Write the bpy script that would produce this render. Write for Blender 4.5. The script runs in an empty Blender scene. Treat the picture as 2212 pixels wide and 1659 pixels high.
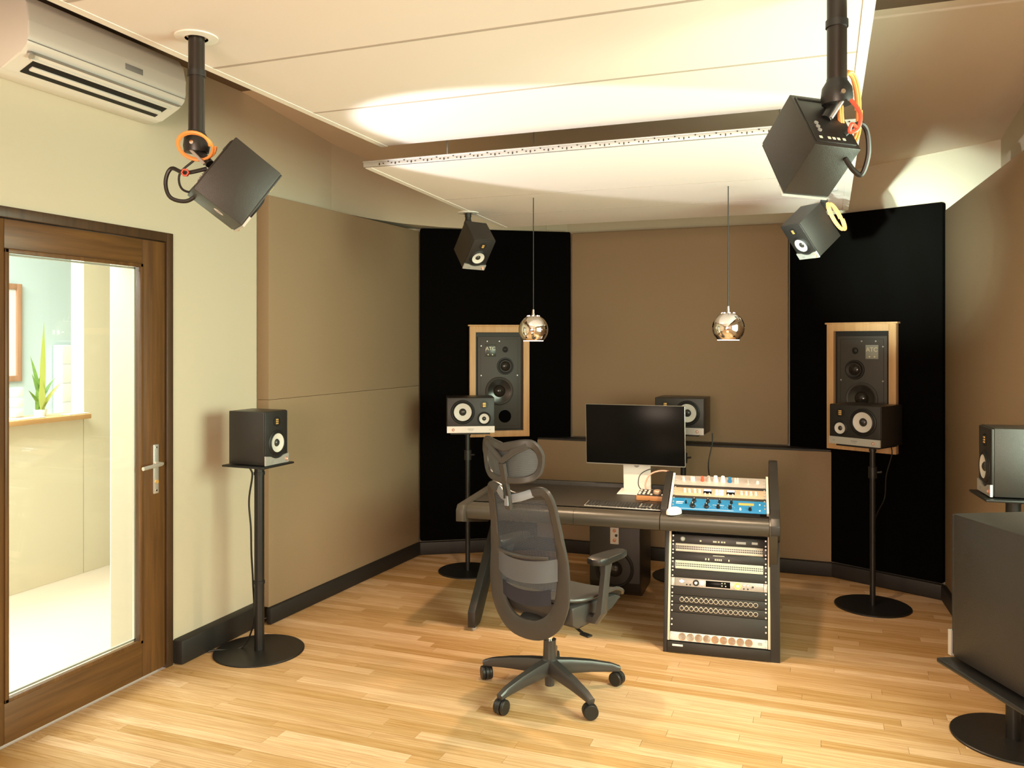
import bpy, bmesh, math, random
from mathutils import Matrix, Vector, Euler
random.seed(7)
R = math.radians
sc = bpy.context.scene
col = sc.collection

# ------------------------------------------------------------ camera, world, exposure
FPX, CX, CY, HC = 1800.0, 1106.0, 738.0, 1.65
YAW = math.atan((1780 - CX) / FPX)
cam = bpy.data.cameras.new('camera'); camo = bpy.data.objects.new('camera', cam); col.objects.link(camo)
cam.sensor_fit = 'HORIZONTAL'; cam.sensor_width = 36.0
cam.lens = FPX / 2212.0 * 36.0
cam.shift_y = -(1659 / 2.0 - CY) / 2212.0
cam.clip_start = 0.05
camo.location = (0, 0, HC); camo.rotation_euler = (R(90), 0, YAW)
sc.camera = camo
sc.view_settings.view_transform = 'Standard'; sc.view_settings.look = 'None'
sc.view_settings.exposure = 0.50; sc.view_settings.gamma = 1.0; sc.view_settings.use_curve_mapping = False
world = bpy.data.worlds.new('world'); sc.world = world; world.use_nodes = True
bg = world.node_tree.nodes['Background']; bg.inputs[0].default_value = (.85, .95, 1.0, 1); bg.inputs[1].default_value = 0.6

def area(name, loc, target, sx, sy, power, color, spread=180):
    l = bpy.data.lights.new(name, 'AREA'); l.shape = 'RECTANGLE'; l.size = sx; l.size_y = sy
    l.energy = power; l.color = color; l.spread = R(spread)
    o = bpy.data.objects.new(name, l); col.objects.link(o); o.location = loc
    d = Vector(target) - Vector(loc)
    o.rotation_euler = d.to_track_quat('-Z', 'Y').to_euler()
    return o
# daylight through the garden window in the right wall, beside the side speaker
area('window_daylight', (1.20, 2.85, 1.62), (-3.1, 2.95, .95), 2.0, 1.3, 88, (.86, 1.0, .75), 150)
# narrow beam added behind the camera to light the upper right wall
area('added_back_beam', (-1.29, -2.12, 0.98), (.52, 6.1, 2.34), .14, .14, 6.0, (.80, 1.0, .86), 10.5)
# soft warm fill added behind the camera to brighten the room
area('added_warm_fill', (-.4, -2.1, 1.75), (-1.3, 4.0, 1.3), 1.6, 1.1, 135, (1.0, .74, .56))
# daylight in the corridor behind the glass door
area('corridor_daylight', (-4.3, 2.9, 2.78), (-4.3, 3.4, 0), 1.2, 2.8, 160, (1.0, .96, .88))
area('reception_daylight', (-5.8, 3.9, 2.78), (-5.8, 4.4, 0), 1.4, 2.6, 150, (.95, 1.0, 1.0))

# ------------------------------------------------------------ materials
MATS = {}
def mat(name, color, rough=.5, metal=0, noise=0, nscale=40, bump=0, bscale=400, spec=.5, emit=None, estr=0, sheen=0, rnd=0, coat=0):
    if name in MATS: return MATS[name]
    m = bpy.data.materials.new(name); m.use_nodes = True
    nt = m.node_tree; b = nt.nodes['Principled BSDF']
    b.inputs['Base Color'].default_value = (*color, 1); b.inputs['Roughness'].default_value = rough
    b.inputs['Metallic'].default_value = metal; b.inputs['Specular IOR Level'].default_value = spec
    if coat: b.inputs['Coat Weight'].default_value = coat; b.inputs['Coat Roughness'].default_value = .08
    if emit: b.inputs['Emission Color'].default_value = (*emit, 1); b.inputs['Emission Strength'].default_value = estr
    if sheen: b.inputs['Sheen Weight'].default_value = sheen
    tc = nt.nodes.new('ShaderNodeTexCoord')
    if noise:
        n = nt.nodes.new('ShaderNodeTexNoise'); n.inputs['Scale'].default_value = nscale; n.inputs['Detail'].default_value = 5
        r = nt.nodes.new('ShaderNodeMix'); r.data_type = 'RGBA'
        a = tuple(max(0, c * (1 - noise)) for c in color); d = tuple(min(1, c * (1 + noise)) for c in color)
        r.inputs[6].default_value = (*a, 1); r.inputs[7].default_value = (*d, 1)
        nt.links.new(tc.outputs['Object'], n.inputs['Vector']); nt.links.new(n.outputs['Fac'], r.inputs[0])
        nt.links.new(r.outputs[2], b.inputs['Base Color'])
    if bump:
        n2 = nt.nodes.new('ShaderNodeTexNoise'); n2.inputs['Scale'].default_value = bscale; n2.inputs['Detail'].default_value = 3
        bp = nt.nodes.new('ShaderNodeBump'); bp.inputs['Strength'].default_value = bump; bp.inputs['Distance'].default_value = .002
        nt.links.new(tc.outputs['Object'], n2.inputs['Vector']); nt.links.new(n2.outputs['Fac'], bp.inputs['Height'])
        nt.links.new(bp.outputs[0], b.inputs['Normal'])
    MATS[name] = m
    return m

def wood(name, c1, c2, axis='X', scale=1.0, rough=.4, per_object=False, spec=.5):
    m = bpy.data.materials.new(name); m.use_nodes = True; nt = m.node_tree; b = nt.nodes['Principled BSDF']
    b.inputs['Roughness'].default_value = rough; b.inputs['Specular IOR Level'].default_value = spec
    tc = nt.nodes.new('ShaderNodeTexCoord'); mp = nt.nodes.new('ShaderNodeMapping')
    s = {'X': (1.2, 22, 22), 'Y': (22, 1.2, 22), 'Z': (22, 22, 1.2)}[axis]
    mp.inputs['Scale'].default_value = tuple(v * scale for v in s)
    n = nt.nodes.new('ShaderNodeTexNoise'); n.inputs['Scale'].default_value = 1.6; n.inputs['Detail'].default_value = 6; n.inputs['Roughness'].default_value = .6
    rp = nt.nodes.new('ShaderNodeValToRGB')
    rp.color_ramp.elements[0].position = .34; rp.color_ramp.elements[0].color = (*c1, 1)
    rp.color_ramp.elements[1].position = .68; rp.color_ramp.elements[1].color = (*c2, 1)
    nt.links.new(mp.outputs[0], n.inputs['Vector']); nt.links.new(n.outputs['Fac'], rp.inputs[0])
    if per_object:
        oi = nt.nodes.new('ShaderNodeObjectInfo')
        nt.links.new(tc.outputs['Generated'], mp.inputs['Vector'])
        mp.inputs['Scale'].default_value = (2.2, 5, 1)
        cmb = nt.nodes.new('ShaderNodeCombineXYZ'); ml = nt.nodes.new('ShaderNodeMath'); ml.operation = 'MULTIPLY'; ml.inputs[1].default_value = 90
        ge = nt.nodes.new('ShaderNodeNewGeometry'); ad = nt.nodes.new('ShaderNodeMath'); ad.operation = 'ADD'; fc = nt.nodes.new('ShaderNodeMath'); fc.operation = 'FRACT'
        nt.links.new(oi.outputs['Random'], ad.inputs[0]); nt.links.new(ge.outputs['Random Per Island'], ad.inputs[1]); nt.links.new(ad.outputs[0], fc.inputs[0])
        nt.links.new(fc.outputs[0], ml.inputs[0]); nt.links.new(ml.outputs[0], cmb.inputs[0]); nt.links.new(ml.outputs[0], cmb.inputs[1])
        nt.links.new(cmb.outputs[0], mp.inputs['Location'])
        hs = nt.nodes.new('ShaderNodeHueSaturation')
        mr = nt.nodes.new('ShaderNodeMapRange'); mr.inputs[3].default_value = .80; mr.inputs[4].default_value = 1.18
        nt.links.new(fc.outputs[0], mr.inputs[0]); nt.links.new(mr.outputs[0], hs.inputs['Value'])
        mr2 = nt.nodes.new('ShaderNodeMapRange'); mr2.inputs[3].default_value = 1.12; mr2.inputs[4].default_value = .86
        nt.links.new(fc.outputs[0], mr2.inputs[0]); nt.links.new(mr2.outputs[0], hs.inputs['Saturation'])
        nt.links.new(rp.outputs[0], hs.inputs['Color']); nt.links.new(hs.outputs[0], b.inputs['Base Color'])
    else:
        nt.links.new(tc.outputs['Object'], mp.inputs['Vector']); nt.links.new(rp.outputs[0], b.inputs['Base Color'])
    MATS[name] = m
    return m

def seethrough(name, color, clear, rough=.1, gloss=.06, weave=0):
    m = bpy.data.materials.new(name); m.use_nodes = True; nt = m.node_tree
    for n in list(nt.nodes): nt.nodes.remove(n)
    out = nt.nodes.new('ShaderNodeOutputMaterial'); mix = nt.nodes.new('ShaderNodeMixShader')
    tr = nt.nodes.new('ShaderNodeBsdfTransparent'); pb = nt.nodes.new('ShaderNodeBsdfPrincipled')
    pb.inputs['Base Color'].default_value = (*color, 1); pb.inputs['Roughness'].default_value = rough
    mix.inputs[0].default_value = 1 - clear
    if weave:
        tc = nt.nodes.new('ShaderNodeTexCoord'); w = nt.nodes.new('ShaderNodeTexWave'); w.bands_direction = 'Z'; w.inputs['Scale'].default_value = weave
        mr = nt.nodes.new('ShaderNodeMapRange'); mr.inputs[3].default_value = max(0, 1 - clear - .22); mr.inputs[4].default_value = min(1, 1 - clear + .22)
        nt.links.new(tc.outputs['Object'], w.inputs['Vector']); nt.links.new(w.outputs['Fac'], mr.inputs[0]); nt.links.new(mr.outputs[0], mix.inputs[0])
    elif gloss:
        gl = nt.nodes.new('ShaderNodeBsdfGlossy'); gl.inputs['Roughness'].default_value = .01
        lw = nt.nodes.new('ShaderNodeLayerWeight'); lw.inputs['Blend'].default_value = .5
        pw = nt.nodes.new('ShaderNodeMath'); pw.operation = 'POWER'; pw.inputs[1].default_value = 4
        fr = nt.nodes.new('ShaderNodeMath'); fr.operation = 'MULTIPLY_ADD'; fr.inputs[1].default_value = .5; fr.inputs[2].default_value = .02
        nt.links.new(lw.outputs['Facing'], pw.inputs[0]); nt.links.new(pw.outputs[0], fr.inputs[0])
        mx = nt.nodes.new('ShaderNodeMixShader'); nt.links.new(fr.outputs[0], mx.inputs[0])
        tr.inputs[0].default_value = (*color, 1)
        nt.links.new(tr.outputs[0], mx.inputs[1]); nt.links.new(gl.outputs[0], mx.inputs[2]); nt.links.new(mx.outputs[0], out.inputs[0])
        MATS[name] = m; return m
    nt.links.new(tr.outputs[0], mix.inputs[1]); nt.links.new(pb.outputs[0], mix.inputs[2]); nt.links.new(mix.outputs[0], out.inputs[0])
    MATS[name] = m
    return m

mat('paint', (.56, .50, .385), .75, bump=.12, bscale=180)
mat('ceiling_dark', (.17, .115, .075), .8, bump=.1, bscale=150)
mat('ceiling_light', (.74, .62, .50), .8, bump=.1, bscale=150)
mat('fabric', (.300, .215, .135), .95, noise=.16, nscale=260, bump=.5, bscale=700, spec=.1)
mat('fabric_black', (.0030, .0026, .0023), .95, noise=.3, nscale=300, bump=.4, bscale=700, spec=.02)
mat('skirting', (.012, .010, .009), .6, bump=.2, bscale=90)
mat('cloud', (.745, .68, .65), .7, bump=.05, bscale=200)
mat('cloud_edge', (.76, .72, .68), .6)
mat('galvanised', (.46, .45, .44), .4, .5)
mat('white_plastic', (.78, .76, .72), .35)
mat('white_reveal', (.86, .86, .80), .6)
mat('cabinet', (.022, .0185, .016), .34, noise=.25, nscale=300, bump=.35, bscale=600)
mat('cabinet_front', (.017, .0155, .0145), .45, bump=.2, bscale=500)
mat('main_front', (.055, .052, .046), .55, bump=.15, bscale=500)
mat('rubber', (.006, .006, .006), .55)
mat('cone', (.62, .60, .56), .45)
mat('dustcap', (.03, .028, .026), .25)
mat('gloss_cone', (.02, .018, .016), .16)
mat('silver', (.62, .61, .58), .35, .6)
mat('knob_copper', (.55, .26, .17), .35, .3)
mat('gold', (.85, .52, .16), .35, .5)
mat('black_metal', (.010, .0095, .009), .42, bump=.1, bscale=300)
mat('black_plastic', (.014, .0135, .013), .4)
mat('pole_brown', (.018, .013, .010), .33, .2)
mat('chair_plastic', (.048, .043, .041), .34)
mat('chair_blue', (.055, .058, .085), .4)
mat('chair_seat', (.030, .028, .025), .8, bump=.3, bscale=500)
mat('chair_grey', (.21, .22, .25), .40)
mat('chrome', (.92, .90, .88), .04, 1)
mat('mirror_rose', (.90, .86, .84), .03, 1)
mat('desk_leather', (.030, .025, .020), .45, noise=.2, nscale=300, bump=.3, bscale=500)
mat('desk_edge', (.050, .042, .033), .36, noise=.15, nscale=300, bump=.2, bscale=500)
mat('desk_side', (.018, .016, .0145), .45, bump=.2, bscale=500)
mat('rail', (.72, .62, .50), .4, .3)
mat('rack_black', (.020, .0165, .0145), .55, bump=.15, bscale=400)
mat('screen', (.004, .0037, .0035), .25, spec=.08)
mat('alu', (.72, .69, .64), .35, .7)
mat('key_black', (.012, .012, .012), .5)
mat('gear_blue', (.015, .16, .36), .4)
mat('gear_tan', (.50, .36, .26), .4, .2)
mat('gear_silver', (.52, .47, .44), .35, .4)
mat('gear_dark', (.016, .014, .013), .4)
mat('patch_white', (.70, .72, .64), .4)
mat('cream', (.78, .74, .62), .5)
mat('socket_tan', (.62, .33, .17), .5)
mat('wood_orange', (.42, .20, .075), .45)
mat('lamp_glow', (1, .8, .7), .5, emit=(1.0, .72, .62), estr=14)
mat('led_white', (1, 1, 1), .5, emit=(.80, .82, 1.0), estr=3.0)
mat('led_blue', (.5, .6, 1), .5, emit=(.45, .62, 1.0), estr=2.0)
mat('led_green', (.4, .9, .1), .5, emit=(.42, .9, .05), estr=1.6)
mat('cable_orange', (.80, .30, .075), .45)
mat('cable_black', (.012, .011, .010), .45)
mat('cable_red', (.72, .10, .05), .45)
mat('cable_pink', (.72, .36, .27), .45)
mat('hall_cream', (.74, .67, .50), .8)
mat('hall_blue', (.60, .69, .70), .8)
mat('hall_white', (.86, .86, .84), .7)
mat('hall_floor', (.70, .60, .50), .35)
mat('leaf', (.22, .36, .06), .45, noise=.5, nscale=26)
mat('leaf_edge', (.55, .58, .16), .5)
mat('leaf_dry', (.30, .25, .08), .6)
mat('port_black', (.002, .002, .002), .9, spec=.05)
mat('joint_shade', (.42, .36, .32), .8)  # dull tone standing for shade in the gaps between cloud panels
mat('vent_glow', (1, .85, .8), .5, emit=(1.0, .80, .74), estr=3)
mat('paper', (.75, .74, .72), .7)
mat('grey_mark', (.28, .28, .28), .6)
mat('plate_dark', (.035, .040, .03), .3)
mat('plate_light', (.30, .32, .28), .3)
mat('letter', (.75, .72, .55), .4)
wood('plank_oak', (.49, .285, .125), (.68, .455, .245), per_object=True, rough=.27)
wood('door_wood', (.085, .038, .012), (.155, .070, .020), 'Z', 1.0, .42)
wood('door_wood_flat', (.085, .038, .012), (.155, .070, .020), 'Y', 1.0, .42)
wood('casing_wood', (.045, .022, .010), (.075, .037, .014), 'Z', 1.0, .45)
wood('frame_wood', (.58, .34, .15), (.68, .43, .21), 'Z', 1.0, .5)
wood('shelf_wood', (.55, .30, .12), (.70, .42, .18), 'Y', 1.0, .4)
wood('picture_wood', (.42, .20, .11), (.55, .28, .16), 'Z', 1.0, .5)
seethrough('glass', (.96, .985, .97), .9)
seethrough('mesh_weave', (.055, .070, .098), .30, .45, 0, weave=75)
seethrough('mesh_head', (.085, .095, .105), .12, .45, 0, weave=75)

# ------------------------------------------------------------ mesh helpers
class B:
    def __init__(s): s.bm = bmesh.new()
    def _add(s, verts, faces, M=None):
        vs = [s.bm.verts.new((M @ Vector(v)) if M else v) for v in verts]
        fs = []
        for f in faces:
            try: fs.append(s.bm.faces.new([vs[i] for i in f]))
            except ValueError: pass
        return vs, fs
    def box(s, c, d, bev=0, M=None, seg=2):
        x, y, z = (v / 2 for v in d); cx, cy, cz = c
        v = [(cx + a * x, cy + b * y, cz + e * z) for a in (-1, 1) for b in (-1, 1) for e in (-1, 1)]
        f = [(0, 1, 3, 2), (4, 6, 7, 5), (0, 4, 5, 1), (2, 3, 7, 6), (0, 2, 6, 4), (1, 5, 7, 3)]
        vs, fs = s._add(v, f, M)
        if bev:
            es = list({e for fc in fs for e in fc.edges})
            bmesh.ops.bevel(s.bm, geom=es, offset=bev, segments=seg, affect='EDGES', profile=.5)
        return s
    def span(s, a, b, bev=0, M=None, seg=2):
        return s.box([(p + q) / 2 for p, q in zip(a, b)], [abs(q - p) for p, q in zip(a, b)], bev, M, seg)
    def prism(s, poly, axis, a, b, bev=0, M=None):
        n = len(poly)
        def P(p, t): return {'x': (t, p[0], p[1]), 'y': (p[0], t, p[1]), 'z': (p[0], p[1], t)}[axis]
        v = [P(p, a) for p in poly] + [P(p, b) for p in poly]
        f = [tuple(range(n))[::-1], tuple(range(n, 2 * n))] + [(i, (i + 1) % n, n + (i + 1) % n, n + i) for i in range(n)]
        vs, fs = s._add(v, f, M)
        if bev:
            es = list({e for fc in fs for e in fc.edges})
            bmesh.ops.bevel(s.bm, geom=es, offset=bev, segments=2, affect='EDGES', profile=.5)
        return s
    def lathe(s, prof, n=32, M=None, cap=True):
        v = []; f = []
        for r, z in prof:
            for i in range(n):
                a = 2 * math.pi * i / n; v.append((r * math.cos(a), r * math.sin(a), z))
        for k in range(len(prof) - 1):
            for i in range(n):
                j = (i + 1) % n; f.append((k * n + i, k * n + j, (k + 1) * n + j, (k + 1) * n + i))
        if cap:
            if prof[0][0] > 1e-5: f.append(tuple(range(n))[::-1])
            if prof[-1][0] > 1e-5: f.append(tuple((len(prof) - 1) * n + i for i in range(n)))
        s._add(v, f, M)
        return s
    def cyl(s, p0, p1, r0, r1=None, n=20, M=None):
        p0 = Vector(p0); p1 = Vector(p1); r1 = r0 if r1 is None else r1
        q = (p1 - p0).to_track_quat('Z', 'Y').to_matrix().to_4x4()
        T = Matrix.Translation(p0) @ q
        if M: T = M @ T
        return s.lathe([(r0, 0), (r1, (p1 - p0).length)], n, T)
    def tube(s, pts, r, n=8, closed=False, M=None):
        pts = [Vector(p) for p in pts]; m = len(pts); v = []; f = []
        up = None
        for i, p in enumerate(pts):
            if closed: t = pts[(i + 1) % m] - pts[i - 1]
            else: t = pts[min(i + 1, m - 1)] - pts[max(i - 1, 0)]
            t.normalize()
            if up is None: up = Vector((0, 0, 1)) if abs(t.z) < .9 else Vector((1, 0, 0))
            a = t.cross(up); a.normalize(); up = a.cross(t); up.normalize()
            rr = r[i] if isinstance(r, (list, tuple)) else r
            for k in range(n):
                th = 2 * math.pi * k / n; v.append(p + a * (rr * math.cos(th)) + up * (rr * math.sin(th)))
        for i in range(m if closed else m - 1):
            for k in range(n):
                l = (k + 1) % n; i2 = (i + 1) % m
                f.append((i * n + k, i * n + l, i2 * n + l, i2 * n + k))
        if not closed: f.append(tuple(range(n))[::-1]); f.append(tuple((m - 1) * n + k for k in range(n)))
        s._add(v, f, M)
        return s
    def ribbon(s, pts, normal, wid, thick, closed=False, M=None):
        # rectangular bar swept along pts; normal(i) = thickness direction
        pts = [Vector(p) for p in pts]; m = len(pts); v = []; f = []; n = 8
        for i, p in enumerate(pts):
            t = (pts[(i + 1) % m] - pts[i - 1]) if closed else (pts[min(i + 1, m - 1)] - pts[max(i - 1, 0)])
            t.normalize(); nn = Vector(normal(i) if callable(normal) else normal)
            a = t.cross(nn); a.normalize(); nn = a.cross(t); nn.normalize()
            w = (wid[i] if isinstance(wid, (list, tuple)) else wid) / 2; h = (thick[i] if isinstance(thick, (list, tuple)) else thick) / 2
            cw, ch = w * .7, h * .55
            for x, y in ((-w, -ch), (-cw, -h), (cw, -h), (w, -ch), (w, ch), (cw, h), (-cw, h), (-w, ch)):
                v.append(p + a * x + nn * y)
        for i in range(m if closed else m - 1):
            for k in range(n):
                l = (k + 1) % n; i2 = (i + 1) % m
                f.append((i * n + k, i * n + l, i2 * n + l, i2 * n + k))
        if not closed: f.append(tuple(range(n))[::-1]); f.append(tuple((m - 1) * n + k for k in range(n)))
        s._add(v, f, M)
        return s
    def grid(s, fn, nu, nv, M=None):
        v = [fn(i / nu, j / nv) for j in range(nv + 1) for i in range(nu + 1)]
        f = [(j * (nu + 1) + i, j * (nu + 1) + i + 1, (j + 1) * (nu + 1) + i + 1, (j + 1) * (nu + 1) + i) for j in range(nv) for i in range(nu)]
        s._add(v, f, M)
        return s

def mesh_of(b, name, m, angle=32):
    bmesh.ops.recalc_face_normals(b.bm, faces=b.bm.faces)
    me = bpy.data.meshes.new(name); b.bm.to_mesh(me); b.bm.free()
    me.materials.append(MATS[m] if isinstance(m, str) else m)
    me.polygons.foreach_set('use_smooth', [True] * len(me.polygons)); me.set_sharp_from_angle(angle=R(angle))
    return me
def obj(name, b, m, parent=None, angle=32, label=None):
    o = bpy.data.objects.new(name, mesh_of(b, name, m, angle) if isinstance(b, B) else b)
    col.objects.link(o); o.parent = parent
    if label: o['label'] = label
    return o
def thing(name, label, cat, M=None, loc=None, rz=0, group=None):
    o = bpy.data.objects.new(name, None); col.objects.link(o); o.empty_display_size = .05
    if M is not None: o.matrix_basis = M
    elif loc: o.location = loc; o.rotation_euler = (0, 0, rz)
    o['label'] = label; o['category'] = cat
    if group: o['group'] = group
    return o
def tag(o, label, cat, group=None):
    o['label'] = label; o['category'] = cat
    if group: o['group'] = group
    return o
def struct(name, b, m, parent=None, label=None, angle=32):
    o = obj(name, b, m, parent, angle)
    if parent is None: o['kind'] = 'structure'
    if label: o['label'] = label
    return o
def text(name, body, size, m, parent, M, depth=.0006):
    cu = bpy.data.curves.new(name, 'FONT'); cu.body = body; cu.size = size; cu.extrude = depth; cu.align_x = 'CENTER'; cu.align_y = 'CENTER'
    t = bpy.data.objects.new(name, cu); col.objects.link(t)
    dg = bpy.context.evaluated_depsgraph_get(); me = bpy.data.meshes.new_from_object(t.evaluated_get(dg))
    bpy.data.objects.remove(t); me.materials.clear(); me.materials.append(MATS[m])
    o = bpy.data.objects.new(name, me); col.objects.link(o); o.parent = parent; o.matrix_basis = M
    return o
Tr = Matrix.Translation
def Rz(a): return Matrix.Rotation(R(a), 4, 'Z')
def Rx(a): return Matrix.Rotation(R(a), 4, 'X')
def Ry(a): return Matrix.Rotation(R(a), 4, 'Y')
FY = Rx(-90)            # lathe axis z -> +y
FNY = Rx(90)            # lathe axis z -> -y
# text lying on a face that looks along +y / -y (upright for a viewer in front of it)
TXT_PY = Rz(180) @ Rx(90)
TXT_NY = Rx(90)

# ------------------------------------------------------------ the room shell
XL, XR, YB = -3.12, 1.02, -2.2
b = B(); b.span((XL, YB, -.06), (XR, 6.6, -.012)); floor = struct('floor', b, 'plank_oak')
floor['label'] = 'light oak strip parquet floor'
unit = mesh_of(B().box((0, 0, -.006), (1, 1, .012)), 'floor_plank', 'plank_oak')
W = .064; y0p = 2.40; rest = B(); npl = 0
y = y0p; rows = []
while y < 6.58: rows.append(y); y += W
y = y0p - W
while y > YB: rows.append(y); y -= W
for y in rows:
    x = XL - random.uniform(0, .9)
    while x < XR:
        L = random.choice((.6, .8, .95, 1.1, 1.3)); x0 = max(x, XL + .001); x1 = min(x + L, XR - .001)
        if x1 - x0 > .05:
            if npl < 298 and y >= y0p:
                o = bpy.data.objects.new('floor_plank', unit); col.objects.link(o); o.parent = floor; npl += 1
                o.location = ((x0 + x1) / 2, y + W / 2, random.uniform(-.0004, 0)); o.scale = (x1 - x0 - .0012, W - .0012, 1)
            else: rest.span((x0 + .0006, y + .0006, -.012), (x1 - .0006, y + W - .0006, 0))
        x += L
o = obj('floor_planking', rest, 'plank_oak', floor); o['kind'] = 'stuff'

DY0, DY1, DZ = 2.33, 3.376, 2.20        # door opening in the left wall
XW = -3.525
b = B(); b.span((XW, YB, 0), (XL, DY0, 3.3)); b.span((XW, DY1, 0), (XL, 6.0, 3.3)); b.span((XW, DY0, DZ), (XL, DY1, 3.3))
struct('wall_left', b, 'paint')
WY0, WY1, WZ0, WZ1 = 1.85, 3.85, .97, 2.27     # window in the right wall
b = B(); b.span((XR, YB, 0), (XR + .3, WY0, 3.3)); b.span((XR, WY1, 0), (XR + .3, 6.0, 3.3))
b.span((XR, WY0, 0), (XR + .3, WY1, WZ0)); b.span((XR, WY0, WZ1), (XR + .3, WY1, 3.3))
struct('wall_right', b, 'paint')
win = struct('window_1', B().span((XR + .10, WY0, WZ0), (XR + .16, WY0 + .06, WZ1)).span((XR + .10, WY1 - .06, WZ0), (XR + .16, WY1, WZ1))
             .span((XR + .10, WY0, WZ0), (XR + .16, WY1, WZ0 + .06)).span((XR + .10, WY0, WZ1 - .06), (XR + .16, WY1, WZ1)), 'white_plastic')
obj('pane', B().span((XR + .125, WY0 + .06, WZ0 + .06), (XR + .135, WY1 - .06, WZ1 - .06)), 'glass', win)
# back wall behind the camera; window and glazed door added for the lights
b = B()
def wall_with_holes(b, x0, x1, z0, z1, holes, y0, y1):
    xs = sorted({x0, x1, *[h[0] for h in holes], *[h[1] for h in holes]}); zs = sorted({z0, z1, *[h[2] for h in holes], *[h[3] for h in holes]})
    for i in range(len(xs) - 1):
        for k in range(len(zs) - 1):
            mx, mz = (xs[i] + xs[i + 1]) / 2, (zs[k] + zs[k + 1]) / 2
            if not any(h[0] < mx < h[1] and h[2] < mz < h[3] for h in holes): b.span((xs[i], y0, zs[k]), (xs[i + 1], y1, zs[k + 1]))
wall_with_holes(b, XW, XR + .3, 0, 3.3, [(-1.2, .4, 1.2, 2.3), (-2.1, -1.25, .05, 2.1)], YB - .25, YB)
struct('wall_back', b, 'paint')
wb = struct('added_back_window', B().span((-1.2, YB - .15, 1.2), (-1.14, YB - .1, 2.3)).span((.34, YB - .15, 1.2), (.4, YB - .1, 2.3)).span((-1.2, YB - .15, 1.2), (.4, YB - .1, 1.26)).span((-1.2, YB - .15, 2.24), (.4, YB - .1, 2.3)), 'door_wood')
obj('pane', B().span((-1.14, YB - .13, 1.26), (.34, YB - .12, 2.24)), 'glass', wb)
db = struct('added_back_door', B().span((-2.1, YB - .15, .0), (-2.0, YB - .1, 2.1)).span((-1.35, YB - .15, 0), (-1.25, YB - .1, 2.1)).span((-2.1, YB - .15, 0), (-1.25, YB - .1, .2)).span((-2.1, YB - .15, 2.0), (-1.25, YB - .1, 2.1)), 'door_wood')
obj('pane', B().span((-2.0, YB - .13, .2), (-1.35, YB - .12, 2.0)), 'glass', db)
# front wall behind the acoustic panels: left splay, centre, right splay
struct('wall_front', B().span((-1.949, 6.50, 0), (-.191, 6.75, 3.3)), 'paint')
struct('wall_front_left', B().prism([(XW, 5.78), (XL, 5.78), (-1.95, 6.50), (-1.95, 6.75), (XW, 6.75)], 'z', 0, 3.3), 'paint')
struct('wall_front_right', B().prism([(-.19, 6.50), (XR, 5.86), (XR + .3, 5.86), (XR + .3, 6.75), (-.19, 6.75)], 'z', 0, 3.3), 'paint')
# ceiling: dark flat part, then the lighter part sloping down to the front wall
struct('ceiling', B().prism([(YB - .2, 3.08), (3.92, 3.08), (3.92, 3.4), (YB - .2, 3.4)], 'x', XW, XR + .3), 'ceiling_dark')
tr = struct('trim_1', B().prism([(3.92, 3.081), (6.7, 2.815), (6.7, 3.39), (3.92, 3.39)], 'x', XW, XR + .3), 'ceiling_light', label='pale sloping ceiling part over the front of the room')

cv = [(XL - .01, 4.75), (XL + .01, 4.95), (-3.06, 5.25), (-2.96, 5.55), (-2.78, 5.83), (-2.55, 6.05), (-2.3, 6.22), (-2.1, 6.36), (-2.1, 6.55), (XL - .01, 5.95)]
struct('trim_4', B().prism(cv, 'z', 2.535, 3.2), 'paint', angle=60, label='rounded upper corner of the walls above the left panels')
# ---- acoustic wall panels (fabric), things of the setting
def panel_between(name, p, q, z0, z1, th, m, label, side=1, joint=None, bev=.012):
    p = Vector((*p, 0)); q = Vector((*q, 0)); d = (q - p); L = d.length; d.normalize()
    n = Vector((-d.y, d.x, 0)) * side
    M = Matrix(((d.x, n.x, 0, p.x), (d.y, n.y, 0, p.y), (0, 0, 1, 0), (0, 0, 0, 1)))
    t = thing(name, label, 'wall panel', M)
    cuts = [z0] + ([joint] if joint else []) + [z1]
    for a, c in zip(cuts[:-1], cuts[1:]):
        obj('fabric_panel', B().span((0, 0, a + .0006), (L, th, c - .0006), bev), m, t)
    return t
panel_between('acoustic_panel', (-3.03, 4.05), (-2.935, 5.785), .10, 2.505, .085, 'fabric', 'taupe fabric wall panel in two stacked sheets beside the tall left corner', 1, 1.31, .003)
panel_between('acoustic_panel', (-2.93, 5.80), (-1.90, 6.418), .10, 2.53, .06, 'fabric_black', 'black fabric panel on the left splay of the front wall', 1)
panel_between('acoustic_panel', (-.239, 6.418), (.71, 5.95), .10, 2.545, .06, 'fabric_black', 'black fabric panel on the right splay of the front wall', 1)
panel_between('acoustic_panel', (-1.893, 6.42), (-.245, 6.42), .89, 2.52, .06, 'fabric', 'upper taupe fabric panel in the centre of the front wall', 1)
lp_ = thing('acoustic_panel', 'lower taupe fabric panel behind the desk', 'wall panel')
obj('fabric_panel', B().prism([(-2.135, 6.27), (.05, 6.27), (-.02, 6.305), (-2.076, 6.305)], 'z', .10, .875, .004), 'fabric', lp_)
panel_between('acoustic_panel', (.72, 5.93), (.815, 4.14), .10, 2.49, .09, 'fabric', 'taupe fabric panel on the right wall behind the side speaker', 1)
# the ledge that the lower centre panel carries
struct('trim_2', B().prism([(-2.13, 6.272), (.045, 6.272), (-.235, 6.42), (-1.90, 6.42)], 'z', .876, .888), 'skirting')
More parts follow.
